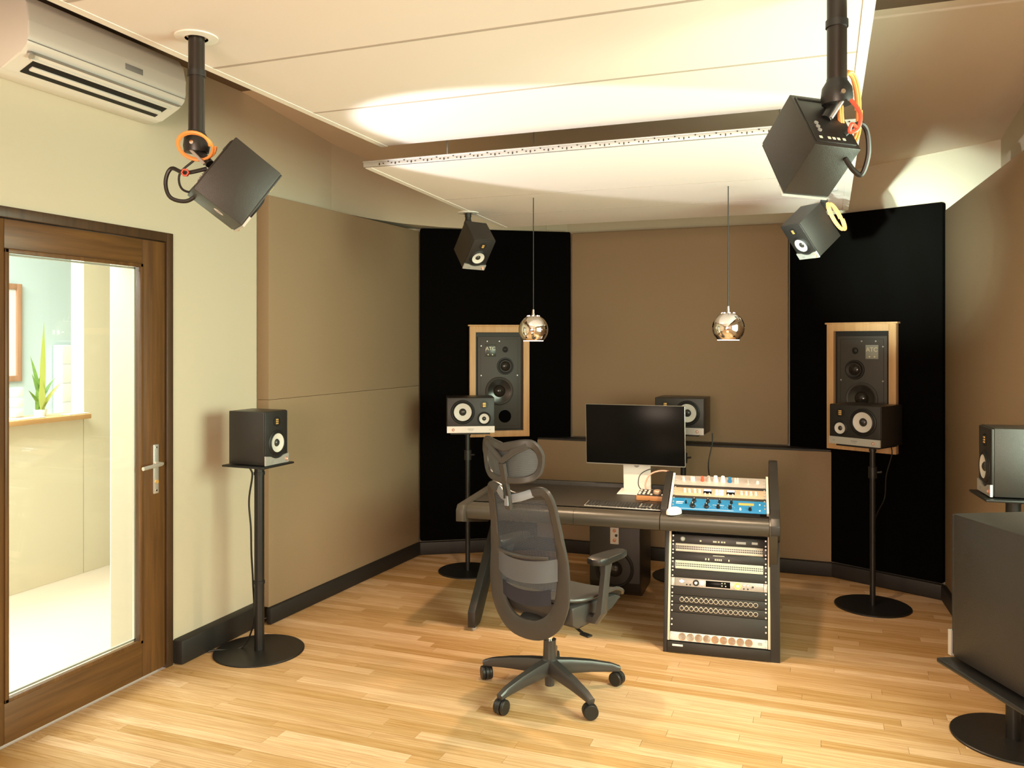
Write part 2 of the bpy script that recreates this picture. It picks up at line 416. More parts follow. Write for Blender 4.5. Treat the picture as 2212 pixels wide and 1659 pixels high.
# baseboards
def skirt(name, pts, h, th):
    b = B()
    for (p, q) in zip(pts[:-1], pts[1:]):
        p = Vector((*p, 0)); q = Vector((*q, 0)); d = q - p; L = d.length; d.normalize(); n = Vector((d.y, -d.x, 0))
        M = Matrix(((d.x, n.x, 0, p.x), (d.y, n.y, 0, p.y), (0, 0, 1, 0), (0, 0, 0, 1)))
        b.span((-.004, -.02, 0), (L + .004, th, h), .012, M)
    return struct(name, b, 'skirting')
skirt('baseboard_left', [(XL, DY1 + .012), (XL, 4.05)], .125, .06)
skirt('baseboard_front', [(-3.03, 4.05), (-2.935, 5.785), (-2.14, 6.262), (.055, 6.262), (.715, 5.94), (.81, 4.2)], .10, .018)

# ------------------------------------------------------------ glass door in the left wall
D = struct('door_1', B().span((XL - .05, DY0, 0), (XL + .012, DY0 + .045, DZ), .004).span((XL - .05, DY1 - .045, 0), (XL + .012, DY1, DZ), .004)
           .span((XL - .05, DY0 + .045, DZ - .045), (XL + .012, DY1 - .045, DZ), .004), 'casing_wood', label='glazed door with dark brown wooden frame')
y0, y1, z0, z1 = DY0 + .05, DY1 - .05, .012, DZ - .05
gy0, gy1, gz0, gz1 = 2.445, 3.178, .178, 2.03
x0, x1 = XL - .055, XL + .004
obj('hinge_stile', B().span((x0, y0, z0), (x1, gy0, z1), .003), 'door_wood', D)
obj('lock_stile', B().span((x0, gy1, z0), (x1, y1, z1), .003), 'door_wood', D)
obj('top_rail', B().span((x0, gy0, gz1), (x1, gy1, z1), .003), 'door_wood_flat', D)
obj('bottom_rail', B().span((x0, gy0, z0), (x1, gy1, gz0), .003), 'door_wood_flat', D)
# glazing beads
gb = B(); t = .018
for (a, c) in (((gy0, gz0), (gy0 + t, gz1)), ((gy1 - t, gz0), (gy1, gz1)), ((gy0, gz0), (gy1, gz0 + t)), ((gy0, gz1 - t), (gy1, gz1))):
    gb.span((x1 - .010, a[0], a[1]), (x1 + .006, c[0], c[1]), .003)
obj('glazing_bead', gb, 'door_wood', D)
sp = B()
for (a, c) in (((gy0 + t, gz0 + t), (gy0 + t + .008, gz1 - t)), ((gy1 - t - .008, gz0 + t), (gy1 - t, gz1 - t)), ((gy0 + t, gz0 + t), (gy1 - t, gz0 + t + .008)), ((gy0 + t, gz1 - t - .008), (gy1 - t, gz1 - t))):
    sp.span((x0 + .02, a[0], a[1]), (x0 + .032, c[0], c[1]))
obj('spacer_bar', sp, 'alu', D)
obj('pane', B().span((x0 + .032, gy0, gz0), (x0 + .037, gy1, gz1)), 'glass', D)
obj('pane', B().span((x0 + .012, gy0, gz0), (x0 + .017, gy1, gz1)), 'glass', D)
h = obj('handle_plate', B().span((x1, 3.240, .895), (x1 + .010, 3.275, 1.14), .004), 'alu', D)
obj('lever', B().tube([(x1 + .008, 3.258, 1.045), (x1 + .045, 3.258, 1.045), (x1 + .055, 3.24, 1.045), (x1 + .057, 3.20, 1.043), (x1 + .055, 3.125, 1.038)], .0095, 12), 'alu', h)
obj('key_cylinder', B().cyl((x1 + .008, 3.258, .955), (x1 + .016, 3.258, .955), .009), 'gold', h)
obj('screw', B().cyl((x1 + .008, 3.258, .912), (x1 + .0115, 3.258, .912), .005), 'chrome', h)
obj('screw', B().cyl((x1 + .008, 3.258, 1.125), (x1 + .0115, 3.258, 1.125), .005), 'chrome', h)

# ------------------------------------------------------------ corridor seen through the glass
struct('wall_reveal', B().span((XW - .01, DY1 + .005, 0), (XL - .06, DY1 + .02, DZ + .5)), 'white_reveal')
struct('floor_corridor', B().span((-6.8, .5, -.05), (XL - .051, 6.9, -.001)), 'hall_floor')
struct('ceiling_corridor', B().span((-6.8, .5, 2.85), (XW, 6.9, 2.95)), 'hall_white')
struct('wall_counter', B().span((-5.07, .5, 0), (-4.95, 4.495, 1.105)), 'hall_cream')
struct('wall_pillar', B().span((-5.07, 4.50, 0), (-4.95, 6.79, 2.85)), 'hall_cream')
struct('wall_corridor_front', B().span((-6.8, 6.8, 0), (XW - .001, 6.9, 2.85)), 'hall_cream')
struct('wall_corridor_back', B().span((-6.8, .4, 0), (XW - .001, .5, 2.85)), 'hall_white')
struct('wall_reception', B().span((-6.8, .5, 0), (-6.7, 6.8, 2.85)), 'hall_blue')
struct('trim_3', B().span((-5.15, .5, 1.105), (-4.87, 4.495, 1.140), .006), 'shelf_wood', label='wooden counter top in the corridor')
pf = thing('picture_frame', 'brown wooden picture frame on the pale blue wall behind the glass door', 'picture', loc=(-6.69, 4.36, 1.30))
obj('frame', B().span((0, 0, 0), (.03, .05, .86), .004).span((0, .62, 0), (.03, .67, .86), .004).span((0, .05, 0), (.03, .62, .05), .004).span((0, .05, .81), (.03, .62, .86), .004), 'picture_wood', pf)
obj('print', B().span((0, .05, .05), (.012, .62, .81)), 'paper', pf)
pf.location.y = 4.73; 
cb = thing('letter_cabinet', 'white wall cabinet with a column of small grey labels beyond the counter', 'cabinet', loc=(-6.69, 5.74, .9))
obj('body', B().span((0, 0, 0), (.10, .25, .72), .004), 'hall_white', cb)
for k in range(4): obj('door', B().span((.10, .01, .015 + k * .176), (.106, .24, .180 + k * .176), .002), 'white_plastic', cb)
for k in range(4): obj('label_plate', B().span((.1055, .15, .08 + k * .155), (.109, .20, .11 + k * .155)), 'grey_mark', cb)
bx = thing('paper_tray', 'stack of three white trays beside the snake plant', 'tray', loc=(-5.14, 4.07, 1.141))
for k in range(3): obj('tray', B().span((0, 0, k * .07), (.06, .06, k * .07 + .058), .004), 'hall_white', bx)
def leafmesh(h, w, lean, az, twist, m):
    b = B(); n = 9
    dx, dy = math.cos(az), math.sin(az)
    def fn(u, v):
        t = v; ww = w * (.75 + .5 * math.sin(math.pi * min(1, t * 1.05))) * (1 - t ** 5) * .5
        a = az + math.pi / 2 + twist * t
        off = (u - .5) * 2 * ww; r = lean * t ** 1.6
        return (dx * r + math.cos(a) * off, dy * r + math.sin(a) * off, h * t)
    b.grid(fn, 2, n)
    g = bmesh.ops.solidify(b.bm, geom=b.bm.faces[:], thickness=.004)
    return b
def snake(name, label, loc, leaves):
    t = thing(name, label, 'plant', loc=loc)
    obj('pot', B().lathe([(.0, 0), (.035, 0), (.042, .045), (.038, .045), (.036, .035), (0, .035)], 24), 'hall_white', t)
    for i, (h, w, ln, az, tw) in enumerate(leaves):
        l = obj('leaf', leafmesh(h, w, ln, R(az), tw, 'leaf'), 'leaf' if i % 3 else 'leaf_edge', t); l.location = (.02 * math.cos(i * 2.1), .02 * math.sin(i * 2.1), .032)
    return t
snake('snake_plant', 'tall snake plant with upright sword leaves on the counter behind the glass', (-5.02, 4.205, 1.141),
      [(.62, .030, .03, 120, 1.4), (.38, .040, .07, 250, .4), (.24, .030, .14, 80, .3), (.20, .030, .12, 20, .3), (.26, .032, .06, 250, .5), (.17, .030, .13, 100, .2), (.22, .034, .02, 300, .6), (.15, .030, .10, 270, .3), (.28, .03, .05, 100, .5), (.20, .03, .16, 90, .3)])
snake('snake_plant', 'small snake plant at the near end of the counter by the picture frame', (-5.03, 3.80, 1.141),
      [(.26, .05, .10, 280, .3), (.20, .05, .13, 90, .3), (.17, .05, .05, 180, .2), (.22, .05, .09, 240, .2)])
for (yy, w, lab) in ((3.94, .2, 'white magazine lying nearest the picture frame end of the counter'), (4.33, .16, 'white leaflet lying at the pillar end of the counter')):
    tag(obj('magazine', B().span((-4.98, yy, 1.1405), (-4.89, yy + w, 1.147), .002), 'paper'), lab, 'magazine')
gp = thing('grass_plant', 'plant with thin arching dry leaves in front of the cream pillar', 'plant', loc=(-4.55, 4.72, 0))
obj('stand', B().lathe([(0, 0), (.12, 0), (.12, .02), (.02, .03), (.02, .80), (.09, .82), (.10, .95), (.085, .95), (.08, .9), (0, .9)], 24), 'hall_white', gp)
for i in range(16):
    a = R(i * 23 + random.uniform(-10, 10)); hh = random.uniform(.12, .32); rr = random.uniform(.12, .26)
    pts = [(math.cos(a) * rr * k / 7, math.sin(a) * rr * k / 7, .92 + hh * math.sin(k / 7 * 2.5) * (1 if k < 6 else .9) - .10 * (k / 7) ** 3) for k in range(8)]
    obj('leaf', B().tube(pts, [.004, .004, .004, .0038, .0034, .003, .002, .001], 5), 'leaf_dry', gp)

# ------------------------------------------------------------ suspended ceiling panels
def cloud(name, label, xa, xb, ys, zs, edge, jw):
    t = thing(name, label, 'ceiling panel')
    for k in range(len(ys) - 1):
        g0, g1 = ys[k] + jw, ys[k + 1] - jw
        poly = [(g0, zs(g0)), (g1, zs(g1)), (g1, zs(g1) + .03), (g0, zs(g0) + .03)]
        obj('panel', B().prism(poly, 'x', xa + .03, xb - .03), 'cloud', t)
    for yj in ys[1:-1]:  # strips hold the shade of the open joints as a darker colour
        obj('joint_shade_strip', B().prism([(yj - jw, zs(yj - jw) - .0008), (yj + jw, zs(yj + jw) - .0008), (yj + jw, zs(yj + jw) + .01), (yj - jw, zs(yj - jw) + .01)], 'x', xa + .033, xb - .033), 'joint_shade', t)
    a, c = ys[0], ys[-1]
    for (p, q) in ((xa, xa + .032), (xb - .032, xb)):
        obj('edge_strip', B().prism([(a, zs(a) - .002), (c, zs(c) - .002), (c, zs(c) + edge), (a, zs(a) + edge)], 'x', p, q), 'cloud_edge', t)
    obj('core', B().prism([(a + .01, zs(a) + .012), (c - .01, zs(c) + .012), (c - .01, zs(c) + edge), (a + .01, zs(a) + edge)], 'x', xa + .033, xb - .033), 'joint_shade', t)
    for xx in (xa + .3, xb - .3):
        for yy in (a + .25, c - .25):
            obj('hanger_rod', B().cyl((xx, yy, zs(yy) + edge - .002), (xx, yy, 3.075 if yy < 3.9 else 3.07 - (yy - 3.92) * .0957), .005, n=8), 'galvanised', t)
    return t
Z1 = lambda y: 2.56
Z2 = lambda y: 2.452 - (y - 3.37) * .028
cloud('ceiling_cloud', 'large white suspended ceiling panel nearest the camera', -1.935, .13, [.0, .52, 1.09, 1.67, 2.25, 2.83, 3.43], Z1, .05, .007)
c2 = cloud('ceiling_cloud', 'lower white suspended ceiling panel over the desk with metal rail edge', -1.985, .13, [3.37, 4.16, 4.68, 5.13], Z2, .028, .0025)
r = obj('slotted_rail', B().span((-1.985, 3.350, Z2(3.37)), (.13, 3.368, Z2(3.37) + .026), .002), 'galvanised', c2)
obj('rail_lip', B().span((-1.985, 3.342, Z2(3.37) + .020), (.13, 3.351, Z2(3.37) + .026), .002), 'galvanised', r)
slot = mesh_of(B().box((0, 0, 0), (.004, .004, .010)), 'slot', 'black_metal')
hole = mesh_of(B().cyl((0, -.001, 0), (0, .003, 0), .0028, n=8), 'hole', 'black_metal')
for k in range(25):
    xx = -1.9 + k * .081
    o = obj('slot', slot, None, r); o.location = (xx, 3.349, Z2(3.37) + .008)
    for dx, dz in ((.02, .010), (.045, .018), (.062, .010)):
        o = obj('hole', hole, None, r); o.location = (xx + dx, 3.348, Z2(3.37) + dz)

# ------------------------------------------------------------ loudspeakers
def ringmesh(b, x, z, y, r, M0=None):
    pass
def driver(parent, x, z, y, rc, ring=1.28, cone='cone', cap='dustcap', name='woofer', capr=.40):
    T = Tr((x, y, z)) @ FY; q = rc / .05
    w = obj(name, B().lathe([(rc * ring * 1.08, -.001), (rc * ring * 1.06, .003 * q), (rc * ring * .98, .006 * q), (rc * 1.20, .0055 * q), (rc * 1.15, .009 * q), (rc * 1.07, .011 * q), (rc * 1.0, .008 * q), (rc * .98, .004 * q)], 40, T, cap=False), 'rubber', parent)
    obj('cone', B().lathe([(rc, .0080 * q), (rc * .7, .0040 * q), (rc * capr, .0008 * q)], 40, T, cap=False), cone, w)
    obj('dust_cap', B().lathe([(rc * capr * 1.06, .0006 * q), (rc * capr * .92, .005 * q), (rc * capr * .6, .0095 * q), (rc * capr * .25, .0118 * q), (0, .012 * q)], 32, T), cap, w)
    return w
def tweeter(parent, x, z, y, s):
    t = obj('tweeter', B().box((x, y + .001, z), (s * 1.3, .005, s * 1.75), .0015).lathe([(s * 1.3, -.001), (s * 1.3, .002), (s * 1.22, .002), (s * 1.22, -.001)], 32, Tr((x, y, z)) @ FY, cap=False), 'rubber', parent)
    for k in (-1, 0, 1): obj('fold', B().box((x, y + .0035, z + k * s * .5), (s * .95, .004, s * .34), .001), 'gold', t)
def badge(parent, x, z, y):
    b = obj('power_knob', B().lathe([(.010, 0), (.010, .003), (.0075, .005), (0, .005)], 20, Tr((x, y, z)) @ FY), 'knob_copper', parent)
    obj('knob_mark', B().lathe([(.0045, 0), (.0045, .0062), (0, .0062)], 14, Tr((x - .001, y, z)) @ FY), 'white_plastic', b)
def marks(parent, x, z, y, s=1):
    m = B()
    for i, dx in enumerate((-.020, -.012, -.004, .004, .012, .020)): m.box((x + dx * s, y, z + .005 * s), (.006 * s, .0008, .0065 * s))
    for dx in (-.014, -.007, 0, .007, .014): m.box((x + dx * s, y, z - .007 * s), (.0055 * s, .0008, .0035 * s))
    obj('lettering', m, 'grey_mark', parent)
def small_speaker(label, M, k=1.0, back=False, group=None):
    # two-way: w .19 d .24 h .285 at k=1, origin at centre, front +y
    w, d, hh = .19 * k, .24 * k, .285 * k
    t = thing('studio_speaker', label, 'speaker', M, group=group)
    obj('cabinet', B().box((0, -.004 * k, 0), (w, d - .008 * k, hh), .004 * k), 'cabinet', t)
    yf = d / 2
    f = obj('baffle', B().box((0, yf - .005 * k, 0), (w - .006 * k, .012 * k, hh - .006 * k), .003 * k), 'cabinet_front', t)
    yf += .0012 * k
    tweeter(f, 0, hh * .30, yf, .021 * k)
    driver(f, 0, -hh * .10, yf, w * .265)
    zz = -hh / 2; hw = w / 2
    poly = [(-hw, zz), (hw, zz), (hw, zz + .050 * k), (hw - .03 * k, zz + .046 * k)]
    for a in range(-3, 4): poly.append((-.011 * k * a * 1.6, zz + (.030 + .0016 * a * a) * k))
    poly += [(-hw + .03 * k, zz + .046 * k), (-hw, zz + .050 * k)]
    s = obj('silver_plate', B().prism(poly, 'y', yf - .004 * k, yf + .006 * k), 'silver', t)
    badge(s, -hw + .022 * k, zz + .02 * k, yf + .006 * k)
    marks(s, hw - .05 * k, zz + .017 * k, yf + .0062 * k, .6 * k)
    if back:
        p = obj('back_panel', B().box((0, -d / 2 - .001, 0), (w * .86, .004, hh * .88), .001), 'gear_dark', t)
        obj('vent_slot', B().box((0, -d / 2 - .003, hh * .40), (w * .78, .003, .012 * k), .001), 'rubber', p)
        tp = B()
        for q_ in (-.30, -.12, -.02, .08, .20): tp.box((w * q_, -d / 2 - .0034, -hh * .36), (w * .06, .001, .008))
        obj('type_marks', tp, 'letter', p)
        for zz2 in (-.02, .0, .02): obj('socket', B().cyl((-w * .25, -d / 2, zz2 * k - .03), (-w * .25, -d / 2 - .006, zz2 * k - .03), .008 * k, n=14), 'galvanised', p)
    return t
def wide_speaker(label, M, flip=1, k=1.0):
    w, d, hh = .335 * k, .265 * k, .247 * k
    t = thing('studio_speaker', label, 'speaker', M)
    obj('cabinet', B().box((0, -.004, 0), (w, d - .008, hh), .004), 'cabinet', t)
    yf = d / 2
    f = obj('baffle', B().box((0, yf - .005, 0), (w - .004, .012, hh - .004), .003), 'cabinet_front', t)
    yf += .0012
    driver(f, flip * w * .17, hh * .09, yf, w * .185)
    tweeter(f, -flip * w * .28, hh * .29, yf, .022)
    driver(f, -flip * w * .28, -hh * .10, yf, w * .105, name='midrange')
    zz = -hh / 2
    poly = [(-w / 2, zz), (w / 2, zz), (w / 2, zz + .046)]
    mx = -flip * w * .28
    arc = [(mx + math.cos(R(a)) * w * .15, -hh * .10 + math.sin(R(a)) * w * .15) for a in range(-60, -121, -10)]
    poly += [p for p in arc if p[1] < zz + .046] + [(-w / 2, zz + .046)]
    s = obj('silver_plate', B().prism(poly, 'y', yf - .004, yf + .006), 'silver', t)
    badge(s, flip * w * .37, zz + .022, yf + .006); marks(s, 0, zz + .022, yf + .0062, .9); marks(s, -flip * w * .40, zz + .022, yf + .0062, .35)
    return t
def mat_from(pos, rows): return Matrix(((*rows[0], pos[0]), (*rows[1], pos[1]), (*rows[2], pos[2]), (0, 0, 0, 1)))
def upright(pos, yaw): return Tr(pos) @ Rz(yaw)
# on stands
small_speaker('small black speaker on the stand beside the glass door, facing the room', upright((-2.796, 3.651, 1.150), 267.9), .97)
small_speaker('small speaker on the stand by the right wall, its side lit pale green', upright((.748, 3.964, 1.157), 95.7), .98)
small_speaker('nearest speaker at the right edge, cut off by the picture, seen from its side', upright((.375, 1.80, 1.167), 27), 1.0)
wide_speaker('wide three-way speaker on the stand before the left framed monitor', upright((-2.388, 5.513, 1.132), 206.2), 1)
wide_speaker('wide three-way speaker on the stand before the right framed monitor', upright((.249, 5.780, 1.124), 149), -1, 1.02)
wide_speaker('wide speaker half hidden behind the computer screen', upright((-.921, 5.849, 1.143), 178.0), -1)
# hung from the ceiling
k = .155 / .24 * 1.02
RR = [[.823, -.4737, -.3136], [.5661, .6382, .5217], [-.047, -.6069, .7934]]
RL = [[.7629, .5221, .3814], [-.6466, .6184, .4467], [-.0026, -.5874, .8093]]
FLm = [[-.6463, .5376, .5416], [-.7622, -.4886, -.4246], [.0364, -.6872, .7255]]
FRm = [[-.6866, -.5606, -.463], [.727, -.5224, -.4456], [.0079, -.6425, .7662]]
hk = .70
small_speaker('ceiling speaker at upper right seen from behind, nearest to the camera', mat_from((-.038, 2.336, 2.164), RR), hk, True)
rl_ = small_speaker('ceiling speaker at upper left tilted down beside the air conditioner', mat_from((-1.656, 2.051, 2.12), RL), hk, True)
obj('logo', B().lathe([(.010, 0), (.016, 0), (.016, .001), (.010, .001), (.010, 0)], 20, Tr((.02, .01, -.285 * hk / 2 - .0008)) @ Matrix.Diagonal((.6, 1, 1, 1)), cap=False), 'paper', rl_)
small_speaker('small ceiling speaker hanging before the left black wall panel', mat_from((-1.925, 4.512, 2.216), FLm), hk * 1.06, True)
small_speaker('small ceiling speaker hanging before the right black wall panel', mat_from((-.065, 4.461, 2.207), FRm), hk * 1.04, True)

# ---- stands
def stand(label, x, y, ztop, yaw, pw, pd, rb, rp, off=(0, 0), clamp=False, shift=(0, 0)):
    t = thing('speaker_stand', label, 'stand', loc=(x, y, 0))
    obj('base', B().lathe([(0, 0), (rb, 0), (rb, .006), (rb - .004, .009), (0, .009)], 56), 'black_metal', t)
    p = obj('pole', B().cyl((0, 0, .006), (0, 0, ztop - .012), rp, n=24), 'black_metal', t)
    if clamp:
        c = obj('clamp', B().cyl((0, 0, .80), (0, 0, .87), rp * 1.5, n=20), 'black_plastic', p)
        obj('clamp_screw', B().cyl((rp, 0, .835), (rp + .035, 0, .84), .007, n=10), 'black_plastic', c)
    M = Tr((shift[0], shift[1], 0)) @ Rz(yaw)
    obj('top_plate', B().box((0, 0, ztop - .006), (pw, pd, .010), .003, M), 'black_metal', t)
    obj('collar', B().cyl((0, 0, ztop - .03), (0, 0, ztop - .010), rp * 1.25, n=20), 'black_plastic', t)
    return t
s1 = stand('black speaker stand with a large round base beside the glass door', -2.822, 3.691, 1.010, 268, .25, .27, .235, .026, shift=(.026, -.04))
for z in (.94, .36): obj('cable_tie', B().cyl((0, 0, z), (0, 0, z + .016), .029, n=20), 'rubber', s1)
stand('speaker stand with round base under the left three-way speaker', -2.400, 5.502, 1.006, 206, .28, .24, .212, .017, clamp=True, shift=(.01, .01))
stand('speaker stand with round base under the right three-way speaker', .284, 5.651, .996, 149, .28, .24, .225, .017, clamp=True, shift=(-.03, .12))
stand('speaker stand behind the rack desk under the middle speaker', -.925, 5.90, 1.018, 178, .26, .24, .215, .019, clamp=True, shift=(.004, -.05))
stand('speaker stand with round base near the right edge, below the nearest speaker', .735, 3.965, 1.012, 96, .25, .27, .235, .028)
stand('speaker stand with slanting plate at the right edge under the nearest speaker', .385, 1.78, 1.020, 27, .24, .30, .2, .026)
def cable(name, pts, r, m, label, n=8, smooth=6):
    P = [Vector(p) for p in pts]; out = []
    for i in range(len(P) - 1):
        p0, p1, p2, p3 = P[max(i - 1, 0)], P[i], P[i + 1], P[min(i + 2, len(P) - 1)]
        for j in range(smooth):
            t = j / smooth
            out.append(.5 * ((2 * p1) + (-p0 + p2) * t + (2 * p0 - 5 * p1 + 4 * p2 - p3) * t * t + (-p0 + 3 * p1 - 3 * p2 + p3) * t ** 3))
    out.append(P[-1])
    return tag(obj(name, B().tube(out, r, n), m), label, 'cable')
RV = Vector((math.cos(YAW), math.sin(YAW), 0)); UV = Vector((0, 0, 1)); FV = Vector((-math.sin(YAW), math.cos(YAW), 0))
def rel(p, dr, du, df=0): return Vector(p) + RV * dr + UV * du + FV * df
p = (-2.822, 3.691, 0)
cable('speaker_cable', [rel(p, -.06, 1.0, -.03), rel(p, -.035, .97, -.03), rel(p, -.033, .93, -.015), rel(p, -.055, .80, 0), rel(p, -.045, .66, 0), rel(p, -.042, .52, 0), rel(p, -.034, .37, 0), rel(p, -.034, .15, 0.01), rel(p, -.1, .013, .02), rel(p, -.23, .012, -.02), rel(p, -.262, .006, -.03)], .005, 'cable_black', 'black cables tied to the pole of the stand by the door')
p = (.284, 5.651, 0)
cable('speaker_cable', [rel(p, .16, .985, .1), rel(p, .165, .93, .1), rel(p, .13, .80, .1), rel(p, .12, .66, .1), rel(p, .06, .58, .06), rel(p, .015, .54, .0)], .0035, 'cable_black', 'thin cable hanging behind the right three-way speaker')

# ---- ceiling mounts
def mount(label, pole, ztop, zend, back, up, rp, flange=True):
    px, py = pole
    t = thing('ceiling_mount', label, 'speaker mount', loc=(px, py, zend))
    if flange: obj('flange', B().lathe([(rp + .006, ztop - zend), (.062, ztop - zend), (.062, ztop - zend - .004), (rp + .01, ztop - zend - .006)], 40, cap=False), 'white_plastic', t)
    obj('pole', B().cyl((0, 0, 0), (0, 0, ztop - zend + .05), rp, n=28), 'pole_brown', t)
    obj('collar', B().cyl((0, 0, (ztop - zend) * .62), (0, 0, (ztop - zend) * .62 + .018), rp * 1.14, n=28), 'black_metal', t)
    hd = obj('swivel_head', B().lathe([(0, -.035), (rp * 1.5, -.03), (rp * 1.62, -.012), (rp * 1.5, .012), (rp * 1.05, .03), (rp * 1.05, .035)], 28), 'black_plastic', t)
    obj('bolt', B().cyl(-FV * (rp * 1.45) + Vector((0, 0, -.008)), -FV * (rp * 1.75) + Vector((0, 0, -.008)), .006, n=12), 'chrome', hd)
    bk = Vector(back) - Vector((px, py, zend))
    br = obj('bracket', B().cyl((0, 0, -.02), bk * .92, .013, n=14), 'black_metal', t)
    q = bk.normalized()
    side = q.cross(Vector((0, 0, 1))).normalized()
    for s_ in (-1, 1):
        obj('bracket_rod', B().cyl(side * .028 * s_ + Vector((0, 0, -.025)), bk + side * .028 * s_, .0045, n=10), 'galvanised', br)
    return t
mount('ceiling mount and brown pole at upper left beside the air conditioner', (-1.755, 2.0), 2.56, 2.245, (-1.700, 1.999, 2.170), None, .0235)
mount('ceiling mount and brown pole at upper right nearest to the camera', (.031, 2.30), 2.56, 2.290, (.002, 2.282, 2.216), None, .0245)
mount('short ceiling mount above the small speaker before the left black panel', (-1.985, 4.556), Z2(4.55), 2.345, (-1.972, 4.553, 2.278), None, .017)
mount('short ceiling mount above the small speaker before the right black panel', (.0, 4.52), Z2(4.52), 2.335, (-.018, 4.506, 2.263), None, .017)
def coil(label, c, ax, ay, ra, rb, turns, m, r, drift=(0, 0, 0), tail=None):
    ax = Vector(ax).normalized(); ay = Vector(ay).normalized(); pts = []
    n = int(26 * turns)
    for i in range(n + 1):
        a = 2 * math.pi * i / 26; w = 1 + .05 * math.sin(i * .37)
        pts.append(Vector(c) + ax * (ra * w * math.cos(a)) + ay * (rb * w * math.sin(a)) + Vector(drift) * (i / n))
    if tail: pts = [Vector(p) for p in tail] + pts
    return tag(obj('cable_coil', B().tube(pts, r, 8), m), label, 'cable')
p = Vector((-1.745, 2.0, 2.222))
coil('orange cable looped round the upper left ceiling mount', p - FV * .05, RV, UV * .8 - FV * .6, .050, .042, 2, 'cable_orange', .0045, FV * .01 + RV * .012)
cable('power_cable', [rel(p, .03, -.06, -.02), rel(p, -.03, -.075, -.03), rel(p, -.075, -.06, -.02), rel(p, -.092, -.10, -.02), rel(p, -.078, -.145, -.02), rel(p, -.035, -.155, -.01), rel(p, .0, -.13, 0)], .006, 'cable_black', 'thick black cable loop behind the upper left ceiling speaker')
cable('power_cable', [rel(p, -.02, -.03, .01), rel(p, -.062, -.07, .01), rel(p, -.055, -.115, .01), rel(p, -.01, -.125, .01), rel(p, .035, -.10, .01), rel(p, .028, -.055, .01)], .0035, 'cable_black', 'thin black cable loop behind the upper left ceiling speaker')
tag(obj('cable_ring', B().lathe([(.008, 0), (.012, 0), (.012, .008), (.008, .008), (.008, 0)], 6, Tr(rel(p, -.022, -.078, -.045)) @ Rz(20) @ Rx(90), cap=False), 'cable_red'), 'red cable ring behind the upper left ceiling speaker', 'cable ring')
p = Vector((.031, 2.30, 2.29))
coil('orange cable coil hanging beside the upper right ceiling mount', p + RV * .038 + UV * -.03 + FV * .03, RV * .8 + FV * .6, UV, .045, .092, 3, 'cable_orange', .0048, RV * .012)
cable('power_cable', [rel(p, .0, -.12, -.05), rel(p, .03, -.095, -.06), rel(p, .055, -.11, -.05), rel(p, .064, -.165, -.04), rel(p, .052, -.215, -.03), rel(p, .03, -.205, -.03), rel(p, .01, -.175, -.03)], .0065, 'cable_black', 'black power cable loop behind the upper right ceiling speaker')
cable('patch_cable', [rel(p, .02, -.03, -.04), rel(p, .035, -.07, -.06), rel(p, .025, -.11, -.07), rel(p, .005, -.118, -.07), rel(p, .008, -.10, -.075), rel(p, .022, -.108, -.07)], .005, 'cable_red', 'short red cable behind the upper right ceiling speaker')
p = Vector((.0, 4.52, 2.31))
coil('orange cable coil hanging on the small right ceiling mount', p + RV * .02 + UV * -.035 - FV * .08, RV * .75 + UV * -.35, UV + RV * -.45, .030, .070, 3, 'cable_orange', .0048, RV * .02)
p = Vector((-1.985, 4.556, 2.335))
coil('short orange cable loop on the small left ceiling mount', p + RV * .015 - FV * .03, RV * .6 + UV * -.6, FV, .026, .020, 1.2, 'cable_orange', .0045, RV * .01)

